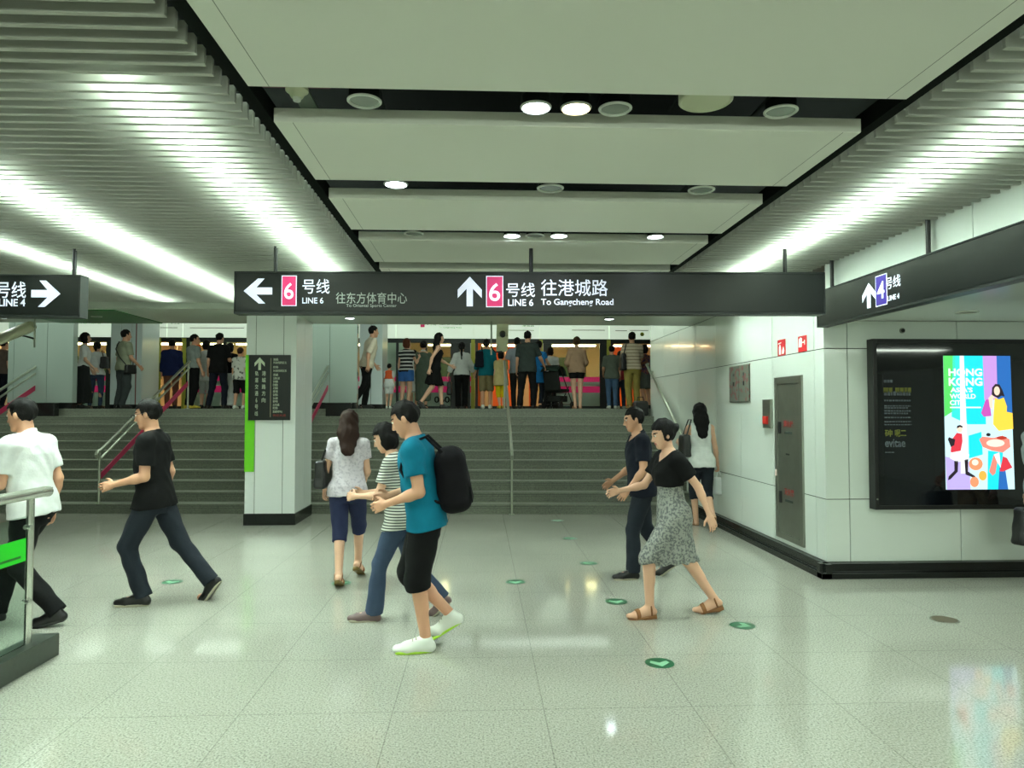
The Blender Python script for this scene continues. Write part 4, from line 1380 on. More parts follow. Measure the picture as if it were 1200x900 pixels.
class Person:
    """local frame: +y is where the figure faces, +x its right hand side, ground at z = 0"""

    def __init__(s, label, px, py, face, H, sex='m', z=0.0, Yd=None, feet=None, lean=4, twist=0, head=(0, 0), arms=None, build=1.0, vox=0.007,
                 hip=None, roll=0.0, group=None, X=None, skin=None, curl=25, cat='person', drop=0.0):
        s.vox = vox
        s.fg = vox < 0.009
        s.k = k = H / 1.70
        s.sex, s.b = sex, build
        tab = (MALE if sex == 'm' else FEMALE).copy()
        tab[:, 1:3] *= build
        tab *= k
        s.tab = tab
        s.skin = skin or (M_skin if sex == 'm' else M_skin2)
        feet = feet or [(-.10, .03, 0, 0), (.10, .05, 0, 0)]
        # feet: L then R: (x, ball y, ball z, heel-up pitch) in metres for a 1.70 m figure
        s.foot = []
        for (fx, fy, fz, pt) in feet:
            fx, fy, fz = fx * k, fy * k, fz * k
            toe_out = 7 if fx > 0 else -7
            f = rot((0, 0, 1), -toe_out) @ V(0, math.cos(R_(pt)), -math.sin(R_(pt)))
            u = rot((0, 0, 1), -toe_out) @ V(0, math.sin(R_(pt)), math.cos(R_(pt)))
            ball = V(fx, fy, fz + 0.030 * k)
            s.foot.append(dict(ball=ball, f=f, u=u, r=np.cross(f, u), ankle=ball - f * 0.125 * k + u * 0.055 * k, heel=ball - f * 0.150 * k, toe=V(*(ball + V(0, math.cos(R_(pt * 0.25)), 0) * 0 + (rot((0, 0, 1), -toe_out) @ V(0, math.cos(R_(pt * .35)), -math.sin(R_(pt * .35)) * .3)) * 0.065 * k))))
        T, S = 0.43 * k, 0.41 * k
        hw = 0.088 * k
        hz = 9
        for i, ft in enumerate(s.foot):
            hx_ = (-hw, hw)[i]
            dx, dy = ft['ankle'][0] - hx_, ft['ankle'][1]
            hz = min(hz, ft['ankle'][2] + math.sqrt(max(0.01, (0.992 * (T + S)) ** 2 - dx * dx - dy * dy)))
        s.hz = hz - drop * k
        s.hip = V(0, 0, s.hz)
        s.legs = []
        for i, ft in enumerate(s.foot):
            h = V((-hw, hw)[i], 0, s.hz)
            a = ft['ankle']
            D = a - h
            L = min(float(np.linalg.norm(D)), (T + S) * 0.999)
            x = (T * T - S * S + L * L) / (2 * L)
            hgt = math.sqrt(max(0, T * T - x * x))
            dn = nrm(D)
            fw = V((-.12, .12)[i], 1, 0)
            fw = nrm(fw - dn * float(fw @ dn))
            s.legs.append((h, h + dn * x + fw * hgt, a))
        # torso frame
        up = nrm(V(math.sin(R_(roll)), math.sin(R_(lean)), math.cos(R_(lean))))
        rt_ = rot((0, 0, 1), twist * 0.5) @ V(1, 0, 0)
        rt_ = nrm(rt_ - up * float(rt_ @ up))
        s.M = np.stack([rt_, np.cross(up, rt_), up], 1)
        st_ = rot((0, 0, 1), twist) @ V(1, 0, 0)
        st_ = nrm(st_ - up * float(st_ @ up))
        s.MS = np.stack([st_, np.cross(up, st_), up], 1)
        s.PM = np.eye(3, dtype=np.float32)
        sw = (0.170 if sex == 'm' else 0.150) * k * build
        s.neck = s.hip + s.M @ (V(0, -.012, .535) * k)
        hy, hp = head
        HM = rot((0, 0, 1), twist * 0.6 + hy) @ rot((1, 0, 0), -hp - lean * 0.4)
        s.HM = HM.astype(np.float32)
        s.hc = s.neck + up * 0.055 * k + s.HM @ (V(0, .022, .095) * k)
        # arms
        arms = arms or [(0, 6, 12, 0), (0, 6, 12, 0)]
        s.arms = []
        af = 1.0 if sex == 'm' else 0.86
        for i, am in enumerate(arms):
            flex, abd, elb, inn = am[:4]
            sg = -1 if i == 0 else 1
            sh = s.hip + s.MS @ V(sg * sw, -.012 * k, .462 * k)
            base = np.stack([V(0, 0, -1), V(-sg, 0, 0), V(0, 1, 0)], 1)      # along, palm normal, thumb side
            Rm = rot((0, 1, 0), -sg * abd) @ rot((1, 0, 0), flex)
            U = s.MS @ (Rm @ base)
            el = sh + U[:, 0] * 0.285 * k
            Fb = rot((1, 0, 0), elb) @ base
            Fm = s.MS @ (Rm @ (rot((0, 0, 1), sg * inn) @ Fb))
            wr = el + Fm[:, 0] * 0.235 * k
            s.arms.append(dict(sh=sh, el=el, wr=wr, U=U, F=Fm, cl=am[4] if len(am) > 4 else curl, sg=sg))
        s.af = af
        # root
        if X is None:
            w = at(px, py, Y=Yd) if Yd is not None else at(px, py, Z=z)
            X, Yd = w[0], w[1]
        s.root = thing('person', label, cat, (X, Yd, z), R_(face), group)
        s.face = face
        pts = [s.neck, s.hc, s.hip] + [q for l in s.legs for q in l] + [ft[j] for ft in s.foot for j in ('ball', 'toe', 'heel')] + [a[j] for a in s.arms for j in ('sh', 'el', 'wr')] + [a['wr'] + a['F'][:, 0] * .2 * k for a in s.arms]
        pts = np.array(pts)
        s.lo, s.hi = pts.min(0) - 0.14 * k, pts.max(0) + 0.15 * k
        s.lo[2] = -0.03
        s.body()

    # ---- distance pieces
    def d_torso(s, P, grow=0.0, z0=None, z1=None, tab=None):
        return s_loft(P, s.hip, s.M, s.tab if tab is None else tab, grow, None if z0 is None else z0 * s.k, None if z1 is None else z1 * s.k)

    def d_leg(s, P, i, g1=0.0, g2=0.0, g3=None, cut=None):
        """g1..g3 grow hip, knee, cuff; cut = 0..2 along thigh (0-1) and shin (1-2)"""
        k = s.k
        h, kn, an = s.legs[i]
        f = 1.0 if s.sex == 'm' else 1.0
        if cut is not None and cut > 1.9:
            an = an + nrm(an - kn) * .032 * k
        th = s_cone(P, h + V(0, -.008 * k, -.02 * k), kn, .088 * k * f + g1, .056 * k + g2)
        g3 = g2 if g3 is None else g3
        sh = s_cone(P, kn, an, .053 * k + g2, .036 * k + g3)
        if g2 < 0.004:
            dn = nrm(an - kn)
            bk = nrm(V(0, -1, 0) - dn * float(V(0, -1, 0) @ dn))
            c = kn + (an - kn) * .30 + bk * .016 * k
            sh = smin(sh, s_cone(P, c - dn * .05 * k, c + dn * .07 * k, .040 * k, .030 * k), .03 * k)
        if cut is not None:
            if cut <= 1:
                e = h + (kn - h) * cut
                dn = nrm(kn - h)
                return np.maximum(th, (P - e) @ dn)
            e = kn + (an - kn) * (cut - 1)
            sh = np.maximum(sh, (P - e) @ nrm(an - kn))
        return smin(th, sh, .025 * k)

    def d_foot(s, P, i, g=0.0, sole=0.0, shoe=False):
        ft, k = s.foot[i], s.k
        b, f, u = ft['ball'], ft['f'], ft['u']
        d = s_cone(P, ft['heel'] + u * .004 * k, b, .033 * k + g, .036 * k + g)
        d = smin(d, s_cone(P, b, ft['toe'], .036 * k + g, .026 * k + g, u, .8), .02 * k)
        d = smin(d, s_cone(P, ft['ankle'] - u * .01 * k, b + f * .0 + u * .004 * k, .036 * k + g, .030 * k + g), .02 * k)
        lim = -(.027 + sole) * k
        return np.maximum(d, lim - (P - b) @ u)

    def d_arm(s, P, i, cut=None, g=0.0, ge=None):
        a, k, af = s.arms[i], s.k, s.af
        ge = g if ge is None else ge
        up = s_cone(P, a['sh'], a['el'], .052 * k * af + g, .038 * k * af + ge)
        if cut is not None and cut <= 1:
            e = a['sh'] + (a['el'] - a['sh']) * cut
            return np.maximum(up, (P - e) @ a['U'][:, 0])
        c = a['el'] + (a['wr'] - a['el']) * .28
        fo = s_cone(P, a['el'], a['wr'], .037 * k * af + ge, .025 * k * af + ge)
        fo = smin(fo, s_ell(P, c, V(.055, .038 * af, .040 * af) * k + ge, a['F']), .02 * k)
        if cut is not None:
            e = a['el'] + (a['wr'] - a['el']) * (cut - 1)
            fo = np.maximum(fo, (P - e) @ a['F'][:, 0])
        return smin(up, fo, .02 * k)

    def hand_prims(s, i):
        a, k = s.arms[i], s.k
        A, N, T = a['F'][:, 0], a['F'][:, 1], a['F'][:, 2]
        w = a['wr']
        cl = a['cl']
        pr = [(w, w + A * .030 * k, .024 * k, .026 * k, N, .8), (w + A * .035 * k + T * .016 * k, w + A * .080 * k + T * .024 * k, .021 * k, .017 * k, N, .62),
              (w + A * .035 * k - T * .012 * k, w + A * .078 * k - T * .022 * k, .021 * k, .016 * k, N, .62), (w + A * .04 * k, w + A * .082 * k, .022 * k, .018 * k, N, .62)]
        m = 0.0086 * k if s.fg else 0.0098 * k
        sp = 1.0 if s.fg else 1.12
        for j, (t, L) in enumerate(((.030, .072), (.0105, .082), (-.0095, .076), (-.029, .060))):
            q = w + A * (.088 - abs(j - 1.2) * .004) * k + T * t * sp * k
            d = nrm(A + T * t * 2.2)
            ang_ = cl * (1 + 0.08 * j)
            for seg, lf in enumerate((.42, .32, .26)):
                d2 = nrm(d * math.cos(R_(ang_ * (seg + 0.45))) + N * math.sin(R_(ang_ * (seg + 0.45))))
                e = q + d2 * L * lf * k
                pr.append((q, e, m * (1 - .10 * seg), m * (1 - .10 * (seg + 1)), None, 1))
                q = e
        q = w + A * .022 * k + T * .022 * k
        d = nrm(A * .62 + T * .75 + N * .28)
        e = q + d * .042 * k
        pr.append((q, e, .0125 * k, .0105 * k, None, 1))
        e2 = e + nrm(A * .80 + T * .38 + N * .40) * .034 * k
        pr.append((e, e2, .0102 * k, .0085 * k, None, 1))
        return pr

    def d_head(s, P):
        k, M, c = s.k, s.HM, s.hc
        A = (P - c) @ M / k
        d = s_ell(A, V(0, -.014, .030), V(.074, .094, .086))
        d = smin(d, s_ell(A, V(0, .028, -.032), V(.060, .062, .078)), .03)
        d = smin(d, s_cone(A, V(-.020, .062, -.094), V(.020, .062, -.094), .019, .019), .025)
        if s.fg:
            for x in (-.031, .031):
                d = np.maximum(d, -s_ell(A, V(x, .098, .012), V(.018, .014, .011)))
            d = smin(d, s_cone(A, V(-.030, .080, .030), V(.030, .080, .030), .008, .008), .012)
        d = smin(d, s_cone(A, V(0, .086, .010), V(0, .103, -.026), .008, .012), .010)
        d = smin(d, s_cone(A, V(-.012, .092, -.030), V(.012, .092, -.030), .008, .008), .006)
        d = smin(d, s_cone(A, V(-.017, .083, -.058), V(.017, .083, -.058), .009, .009), .007)
        for x in (-1, 1):
            d = smin(d, s_ell(A, V(x * .076, -.010, -.008), V(.011, .020, .033)), .006)
        return (d * k).astype(np.float32)

    def f_body(s, P):
        k = s.k
        d = s.d_torso(P)
        for i in (0, 1):
            a = s.arms[i]
            d = smin(d, s_cone(P, s.neck - s.M[:, 2] * .02 * k, a['sh'], .045 * k, .050 * k * s.af), .03 * k)
        d = smin(d, s_cone(P, s.neck - s.M[:, 2] * .03 * k, s.hc - s.HM @ (V(0, .015, .06) * k), (.056 if s.sex == 'm' else .047) * k, (.052 if s.sex == 'm' else .044) * k), .025 * k)
        for i in (0, 1):
            d = smin(d, s.d_leg(P, i), .02 * k)
            d = smin(d, s.d_foot(P, i), .015 * k)
        d = smin(d, s.d_head(P), .012 * k)
        for i in (0, 1):
            d = smin(d, s.d_arm(P, i), .025 * k)
            a = s.arms[i]
            near = np.linalg.norm(P - (a['wr'] + a['F'][:, 0] * .09 * k), axis=1) < .22 * k
            if near.any():
                Q, dq = P[near], d[near]
                for (p_, q_, r1, r2, n_, fl_) in s.hand_prims(i):
                    dq = smin(dq, s_cone(Q, p_, q_, r1, r2, n_, fl_), .006 * k if r1 > .015 * k else .0025 * k)
                d[near] = dq
        return d.astype(np.float32)

    def body(s):
        pos, f = surf(s.f_body, s.lo, s.hi, s.vox)
        c = pos[f].mean(1)
        A = (c - s.hc) @ s.HM / s.k
        mi = np.zeros(len(f), np.int32)
        front = A[:, 1] > .06
        mi[front & (np.abs(A[:, 0]) < .022) & (np.abs(A[:, 2] + .058) < .0085) & (A[:, 1] > .082)] = 1
        mi[front & (np.abs(np.abs(A[:, 0]) - .033) < .018) & (np.abs(A[:, 2] - .034) < .0055)] = 2
        if not s.fg:
            mi[front & (np.abs(np.abs(A[:, 0]) - .032) < .012) & (np.abs(A[:, 2] - .012) < .006)] = 2
        mesh_from('body', pos, f, [s.skin, M_lip, M_brow], s.root, mi)
        if s.fg:
            for x in (-.031, .031):
                c_ = s.hc + s.HM @ (V(x, .079, .012) * s.k)
                MB().lathe([(.0005, -.007 * s.k), (.006 * s.k, -.006 * s.k), (.0105 * s.k, -.002 * s.k), (.0105 * s.k, .002 * s.k), (.006 * s.k, .006 * s.k), (.0005, .007 * s.k)], c_, 14).build('eye', M_eye, s.root, smooth=True)
                q = s.hc + s.HM @ (V(x, .0875, .012) * s.k)
                e = MB()
                M3 = s.HM
                e.prism([(.0052 * s.k * math.cos(t_), .0052 * s.k * math.sin(t_)) for t_ in np.linspace(0, 2 * math.pi, 13)[:-1]], 0, .003 * s.k, lambda u, v, d: tuple(q + M3 @ V(u, d, v)))
                e.build('iris', M_iris, s.root)

    def grow(s, name, fn, m, vox=None, lo=None, hi=None):
        r = surf(fn, s.lo - 0.06 if lo is None else lo, s.hi + 0.06 if hi is None else hi, vox or max(s.vox, 0.0075 if s.fg else s.vox))
        if r is None:
            return None
        return mesh_from(name, r[0], r[1], [m], s.root)

    def fold(s, P, amp=0.0035, f=1.0):
        k = s.k
        return amp * k * (np.sin(P[:, 2] * 33 * f + 5 * np.sin(P[:, 0] * 9) + 4 * P[:, 1]) * np.sin(P[:, 0] * 21 * f + P[:, 2] * 13 + 1.3) + .5 * np.sin(P[:, 1] * 40 * f + P[:, 2] * 25))

    # ---- clothes
    def shirt_tab(s, loose, flare=0.0):
        t = s.tab.copy()
        w = t[(t[:, 0] > .1 * s.k) & (t[:, 0] < .42 * s.k)]
        for i in range(len(t)):
            z = t[i, 0] / s.k
            if z < .34:
                t[i, 1] = t[i, 1] + loose * max(0, .168 * s.k * s.b - t[i, 1]) + flare * max(0, .30 - z)
                t[i, 2] = t[i, 2] + loose * max(0, .112 * s.k * s.b - t[i, 2]) + flare * max(0, .30 - z)
        t[0, 1:3] = t[1, 1:3]
        t[t[:, 0] < .1 * s.k, 1:3] += .008 * s.k
        return t

    def top(s, m, sleeve=.6, hem=-.05, ease=.012, loose=.6, flare=0.0, name='shirt', neckz=.505, vneck=0.0, wide=.012):
        k = s.k
        tab = s.shirt_tab(loose, flare)
        if hem < -.11:
            tab = np.vstack([[[hem * k - .02, tab[0, 1] + flare * .1, tab[0, 2] + flare * .1, tab[0, 3]]], tab]).astype(np.float32)

        def fn(P):
            d = s_loft(P, s.hip, s.M, tab, ease * k, hem * k, .56 * k)
            for i in (0, 1):
                a = s.arms[i]
                d = smin(d, s_cone(P, s.neck - s.M[:, 2] * .025 * k, a['sh'], .045 * k + ease * k, .052 * k * s.af + ease * k), .03 * k)
            if hem < 0:
                low = P @ s.M[:, 2] - s.hip @ s.M[:, 2] - hem * k
                for i in (0, 1):
                    h_, kn_, _a = s.legs[i]
                    d = smin(d, np.maximum(s_cone(P, h_ + V(0, -.008, -.02) * k, kn_, .088 * k + (ease + .016) * k, .060 * k + (ease + .016) * k), -low), .03 * k)
            A = (P - s.hip) @ s.M
            # neckline
            d = np.maximum(d, (A[:, 2] - neckz * k) + A[:, 1] * (.55 + vneck) - np.abs(A[:, 0]) * .35)
            if sleeve > 0:
                for i in (0, 1):
                    d = smin(d, s.d_arm(P, i, sleeve, ease * k + .004 * k, ease * k + wide * k), .028 * k)
            else:
                for i in (0, 1):
                    a = s.arms[i]
                    e = ((P - a['sh']) @ s.MS[:, 0]) * a['sg'] + .012 * k
                    d = np.where(A[:, 2] > .36 * k, np.maximum(d, e), d)
            return (d - s.fold(P)).astype(np.float32)
        return s.grow(name, fn, m)

    def legwear(s, m, cut=1.96, ease=.010, loose=.012, cuff=None, waist=.02, name='trousers', kneeg=None):
        k = s.k
        cuff = loose * 1.6 if cuff is None else cuff
        kg = loose if kneeg is None else kneeg

        def fn(P):
            d = s_loft(P, s.hip, s.PM, s.tab, ease * k, -.13 * k, waist * k)
            l = np.minimum(s.d_leg(P, 0, ease * k + loose * .4 * k, kg * k, cuff * k, cut), s.d_leg(P, 1, ease * k + loose * .4 * k, kg * k, cuff * k, cut))
            return (smin(d, l, .03 * k) - s.fold(P, .0035, .8)).astype(np.float32)
        return s.grow(name, fn, m)

    def drape(s, P, d, above):
        for i in (0, 1):
            d = smin(d, np.maximum(s.d_leg(P, i, .020 * s.k, .022 * s.k, .022 * s.k), -above), .07 * s.k)
        return d

    def skirt(s, m, hem=-.45, w=.24, d=.20, waist=.14, name='skirt', yo=0.0, pleat=.006):
        k = s.k
        t = s.tab
        rows = [[hem * k, w * k, d * k, yo * k], [hem * .5 * k, (w * .55 + .19 * .45) * k, (d * .55 + .13 * .45) * k, yo * .5 * k], [-.04 * k, t[1, 1] + .012 * k, t[1, 2] + .014 * k, t[1, 3]],
                [.04 * k, t[2, 1] + .010 * k, t[2, 2] + .010 * k, t[2, 3]], [waist * k, t[3, 1] + .008 * k, t[3, 2] + .008 * k, t[3, 3]]]
        tab = np.array(rows, np.float32)

        def fn(P):
            dd = s_loft(P, s.hip, s.PM, tab, 0, hem * k, waist * k, 2.0)
            dd = s.drape(P, dd, (P[:, 2] - s.hz) - hem * k)
            th = np.arctan2(P[:, 0], P[:, 1])
            fade = np.clip((s.hz - P[:, 2]) / (-hem * k), 0, 1)
            return (dd - pleat * k * fade * np.sin(th * 15 + 2 * np.sin(P[:, 2] * 6))).astype(np.float32)
        return s.grow(name, fn, m)

    def dress(s, m, hem=-.42, w=.23, d=.20, sleeve=0, name='dress', loose=.2, yo=0.0, neckz=.47):
        k = s.k
        t = s.shirt_tab(loose)
        rows = [[hem * k, w * k, d * k, yo * k], [hem * .5 * k, (w * .5 + .19 * .5) * k, (d * .5 + .13 * .5) * k, yo * .5 * k]]
        tab = np.vstack([np.array(rows, np.float32), t[1:] + V(0, .010 * k, .010 * k, 0)]).astype(np.float32)

        def fn(P):
            dd = s_loft(P, s.hip, s.M, tab, 0, hem * k, .55 * k, 2.1)
            dd = s.drape(P, dd, (P[:, 2] - s.hz) - hem * k)
            A = (P - s.hip) @ s.M
            dd = np.maximum(dd, (A[:, 2] - neckz * k) + A[:, 1] * .5)
            if sleeve:
                for i in (0, 1):
                    dd = smin(dd, s.d_arm(P, i, sleeve, .014 * k, .018 * k), .025 * k)
            th = np.arctan2(A[:, 0], A[:, 1])
            fade = np.clip(-A[:, 2] / (-hem * k), 0, 1)
            return (dd - .007 * k * fade * np.sin(th * 13 + 2 * np.sin(A[:, 2] * 7)) - s.fold(P)).astype(np.float32)
        return s.grow(name, fn, m)

    def shoes(s, m, msole=None, g=.007, high=.0, kind='shoe', heel=0.0):
        k = s.k
        for i in (0, 1):
            ft = s.foot[i]
            c = ft['ball'] - ft['f'] * .06 * k
            lo, hi = c - .19 * k, c + .19 * k
            b, f, u, r = ft['ball'], ft['f'], ft['u'], ft['r']
            sh = None
            if kind == 'shoe':
                def fn(P):
                    d = s.d_foot(P, i, g * k, .004)
                    top_ = (P - b) @ u - (.042 + high) * k - np.clip(-((P - b) @ f) - .015 * k, 0, 1) * .52
                    return np.maximum(d, top_).astype(np.float32)
                sh = s.grow('shoe', fn, m, min(s.vox, .008), lo, hi)
            else:
                def fs(P):
                    A1 = (P - b) @ f
                    d = s.d_foot(P, i, .008 * k, .01)
                    band = np.minimum(np.abs(A1 + .01 * k) - .018 * k, np.abs(A1 + .125 * k) - .008 * k)
                    return np.maximum(np.maximum(d, band), -((P - b) @ u) - .02 * k).astype(np.float32)
                sh = s.grow('sandal_strap', fs, m, min(s.vox, .006), lo, hi)

            def fsole(P):
                A1, A2, A3 = (P - b) @ f, (P - b) @ r, (P - b) @ u
                cen = -.045 * k
                L = .128 * k
                wv = (.047 - .010 * np.clip(-(A1 + .02) / .12, 0, 1)) * k
                q = np.sqrt(((A1 - cen) / L) ** 4 + (A2 / wv) ** 4) ** .5
                dd = (q - 1) * .04 * k
                drop = np.clip(-(A1 + .02 * k) / (.10 * k), 0, 1) * heel * k
                return np.maximum(dd, np.maximum(A3 + (.012 if kind == 'shoe' else .019) * k, -(A3 + .031 * k + drop))).astype(np.float32)
            so = s.grow('sole', fsole, msole or M_blackmetal, min(s.vox, .007), lo, hi)
            if so is not None and sh is not None:
                so.parent = sh

    def hair(s, m, kind='short', length=.0, name='hair'):
        k = s.k

        def fn(P):
            A = (P - s.hc) @ s.HM / k
            big = {'short': .010, 'child': .012}.get(kind, .016)
            d = s_ell(A, V(0, -.016, .030), V(.074 + big, .094 + big, .086 + big * 1.3))
            if kind in ('short', 'child'):
                cutp = (.055 + A[:, 1] * .0) - A[:, 2]          # forehead
                line = np.where(A[:, 1] > .03, .058 - .15 * (A[:, 1] - .09), np.where(A[:, 1] > -.03, -.015 + 1.0 * np.clip(A[:, 1] + .0, 0, 1), -.062))
                d = np.maximum(d, (line - A[:, 2]))
            else:
                line = np.where(A[:, 1] > .045, .062, -.25)
                side = np.where(A[:, 1] > .025, .05, -.3)
                d = np.maximum(d, np.maximum(line, side) - A[:, 2] + 0)
                if kind == 'bob':
                    b_ = s_ell(A, V(0, -.022, -.045), V(.088, .086, .085))
                    b_ = np.maximum(b_, A[:, 1] - .035)
                    d = smin(d, b_, .03)
                elif kind == 'long':
                    L = length or .34
                    b_ = s_cone(A, V(0, -.045, .0), V(0, -.080, -.12), .092, .098, V(0, 1, 0), .72)
                    b2 = s_cone(A, V(0, -.085, -.12), V(0, -.120, -L + .05), .108, .072, V(0, 1, 0), .40)
                    b3 = np.minimum(s_cone(A, V(-.070, .0, .0), V(-.075, -.03, -.16), .024, .020), s_cone(A, V(.070, .0, .0), V(.075, -.03, -.16), .024, .020))
                    d = smin(d, smin(smin(b_, b2, .04), b3, .03), .03)
                elif kind == 'pony':
                    L = length or .30
                    b_ = s_cone(A, V(0, -.105, .02), V(0, -.135, -.05), .030, .036)
                    d = np.maximum(d, -.085 - A[:, 2])
                    d = smin(d, smin(b_, s_cone(A, V(0, -.135, -.05), V(0, -.115, -L), .038, .016), .02), .02)
                elif kind == 'bun':
                    d = np.maximum(d, -.07 - A[:, 2])
                    d = smin(d, s_ell(A, V(0, -.125, .02), V(.04, .035, .04)), .015)
            ph = np.sin(A[:, 0] * 130 + 3 * np.sin(A[:, 2] * 20)) * .0022 + np.sin(A[:, 2] * 55 + A[:, 0] * 40) * .0022 + .002 * np.sin(A[:, 1] * 90 + A[:, 2] * 60)
            return ((d - ph) * k).astype(np.float32)
        c = s.hc
        L = (length or .34) + .12
        lo, hi = c - V(.16, .26, L if kind in ('long', 'pony') else .2) * k, c + V(.16, .22, .17) * k
        # the box must hold a tilted head as well
        lo = np.minimum(lo, c - .24 * k)
        hi = np.maximum(hi, c + .24 * k)
        return s.grow(name, fn, m, min(s.vox, .010), lo, hi)

    def belt(s, m, z=.125):
        k = s.k

        def fn(P):
            return s_loft(P, s.hip, s.PM, s.tab, .014 * k, (z - .016) * k, (z + .016) * k)
        return s.grow('belt', fn, m)

    def collar(s, m):
        k = s.k

        def fn(P):
            A = (P - s.hip) @ s.M
            d = s_cone(P, s.neck - s.M[:, 2] * .03 * k, s.neck + s.M[:, 2] * .04 * k, .074 * k, .062 * k)
            return np.maximum(np.maximum(d, A[:, 2] - .552 * k + A[:, 1] * .4), .500 * k - A[:, 2] - A[:, 1] * .4).astype(np.float32)
        return s.grow('collar', fn, m)

    def glasses(s):
        k = s.k
        g = MB()
        W_ = lambda v: tuple(s.hc + s.HM @ (V(*v) * k))
        for x in (-.034, .034):
            g.tube([W_((x + .022 * math.cos(t_), .108, .010 + .015 * math.sin(t_))) for t_ in np.linspace(0, 2 * math.pi, 15)[:-1]], .002 * k, 6, closed=True)
        for sx in (-1, 1):
            g.tube([W_((sx * .056, .106, .014)), W_((sx * .083, .06, .014)), W_((sx * .086, -.02, .012))], .0022 * k, 6)
        g.tube([W_((-.012, .108, .014)), W_((.012, .108, .014))], .002 * k, 6)
        return g.build('glasses', M_blackmetal, s.root)

    # ---- things carried; v in the figure's own frame, made as a thing of its own
    def to_world(s, v):
        w = s.root.matrix_basis @ Vector([float(q) for q in v])
        return w

    def carried(s, name, label, cat, base):
        w = s.to_world(base)
        t = thing(name, label, cat, w, R_(s.face))
        return t

    def bag(s, label, c, size, m, name='shoulder_bag', strap=None, tilt=0.0, cat='bag', rnd=.03, flap=True, msh=None):
        """soft rounded bag centred at c (figure frame) of half sizes size; strap: list of points"""
        c = np.array(c, np.float32)
        base = c - V(0, 0, size[2])
        t = s.carried(name, label, cat, base)
        sz = V(*size)
        Rm = rot((1, 0, 0), tilt)

        def fn(P):
            A = (P - V(0, 0, size[2])) @ Rm
            A = A * np.stack([1 + .10 * np.clip(A[:, 2] / sz[2], -1, 1)] * 2 + [np.ones(len(A))], 1)
            q = np.abs(A) - (sz - rnd)
            d = np.sqrt((np.maximum(q, 0) ** 2).sum(1)) + np.minimum(q.max(1), 0) - rnd
            return (d - .003 * np.sin(A[:, 2] * 40 + A[:, 0] * 30)).astype(np.float32)
        e = float(np.linalg.norm(sz)) + .03
        r = surf(fn, V(-e, -e, size[2] - e), V(e, e, size[2] + e), .009 if s.fg else .011)
        mesh_from('bag_body', r[0], r[1], [m], t)
        if flap:
            y = -sz[1] - .002
            fl_ = MB()
            fl_.prism([(-sz[0] * .7, -.25 * sz[2]), (sz[0] * .7, -.25 * sz[2]), (sz[0] * .75, -.75 * sz[2]), (-sz[0] * .75, -.75 * sz[2])], 0, .012, lambda u, v, d: tuple(Rm @ V(u, y - d * .6 + .006, v) + V(0, 0, size[2])))
            fl_.build('front_pocket', msh or m, t, bevel=.003)
        for st_ in (strap or []):
            MB().tube([tuple(np.array(q, np.float32) - base) for q in st_], .010 if s.fg else .012, 8).build('strap', msh or m, t, smooth=True)
        return t

# ------------------------------------------------------------------ walkers in the concourse
FG = 0.0068
c_white = cloth('white', (0.86, 0.87, 0.86))
c_black = cloth('black', (0.055, 0.058, 0.06))
c_char = cloth('charcoal', (0.13, 0.14, 0.14))
c_navy = cloth('navy', (0.08, 0.095, 0.14))
c_jean = cloth('dark_denim', (0.135, 0.155, 0.185))
c_blue = cloth('blue_denim', (0.22, 0.275, 0.36))
c_teal = cloth('teal', (0.02, 0.42, 0.52))
c_lilac = print_mat('cloth_lilac_print', (0.80, 0.77, 0.80), (0.71, 0.68, 0.72), 40, 0.55)
c_indigo = cloth('indigo', (0.15, 0.17, 0.28))
c_bw = stripe_mat('cloth_white_black_stripes', (0.84, 0.85, 0.80), (0.28, 0.30, 0.28), 0.021, 0.55)
c_print = print_mat('cloth_grey_print', (0.56, 0.57, 0.54), (0.37, 0.38, 0.38), 60, 0.52)
c_beige = cloth('beige', (0.66, 0.58, 0.46))
c_khaki = cloth('khaki', (0.50, 0.46, 0.33))
c_grey = cloth('grey', (0.40, 0.42, 0.40))
m_leather = mat('black_leather', (0.06, 0.06, 0.06), 0.4, bump=0.15, bscale=80)
m_tan = mat('tan_leather', (0.52, 0.33, 0.17), 0.5)
m_sneak = mat('white_sneaker', (0.86, 0.88, 0.84), 0.5)
m_lime = mat('lime_sole', (0.66, 0.84, 0.22), 0.5)
m_shoe = mat('black_shoe', (0.05, 0.05, 0.05), 0.35)
m_rub = mat('pale_rubber', (0.62, 0.60, 0.52), 0.6)

# the man in the white shirt behind the glass barrier
w = at(40, 620, Y=5.42)
F = Person('man in white short-sleeved shirt and black trousers walking behind the glass barrier', 0, 0, 90, 1.72, 'm', X=w[0] - 0.06, Yd=5.50, vox=FG,
           feet=[(-.09, -.12, 0, 12), (.10, .42, .01, -8)], lean=7, twist=-8, head=(0, 10), arms=[(18, 6, 55, 10), (-8, 8, 30, 0)])
F.legwear(c_black, loose=.014, cuff=.026)
F.belt(m_leather)
F.top(c_white, .72, -.06, ease=.014, loose=.7, name='shirt')
F.collar(c_white)
F.hair(M_hair, 'short')
F.shoes(m_shoe)

# the man in the black T-shirt
F = Person('man with glasses in black T-shirt and dark jeans striding left in front of the stairs', 0, 0, 90, 1.70, 'm', X=-2.70, Yd=6.02, vox=FG,
           feet=[(-.08, .17, 0, 0), (.09, -.41, 0.0, 55)], lean=3, twist=6, head=(0, 12), arms=[(2, 7, 78, 8), (-12, 6, 35, 0)])
F.legwear(c_jean, loose=.016, cuff=.030)
F.top(c_char if False else c_black, .70, -.08, ease=.014, loose=.8, name='tee_shirt')
F.hair(M_hair, 'short')
F.glasses()
F.shoes(m_shoe, m_rub)

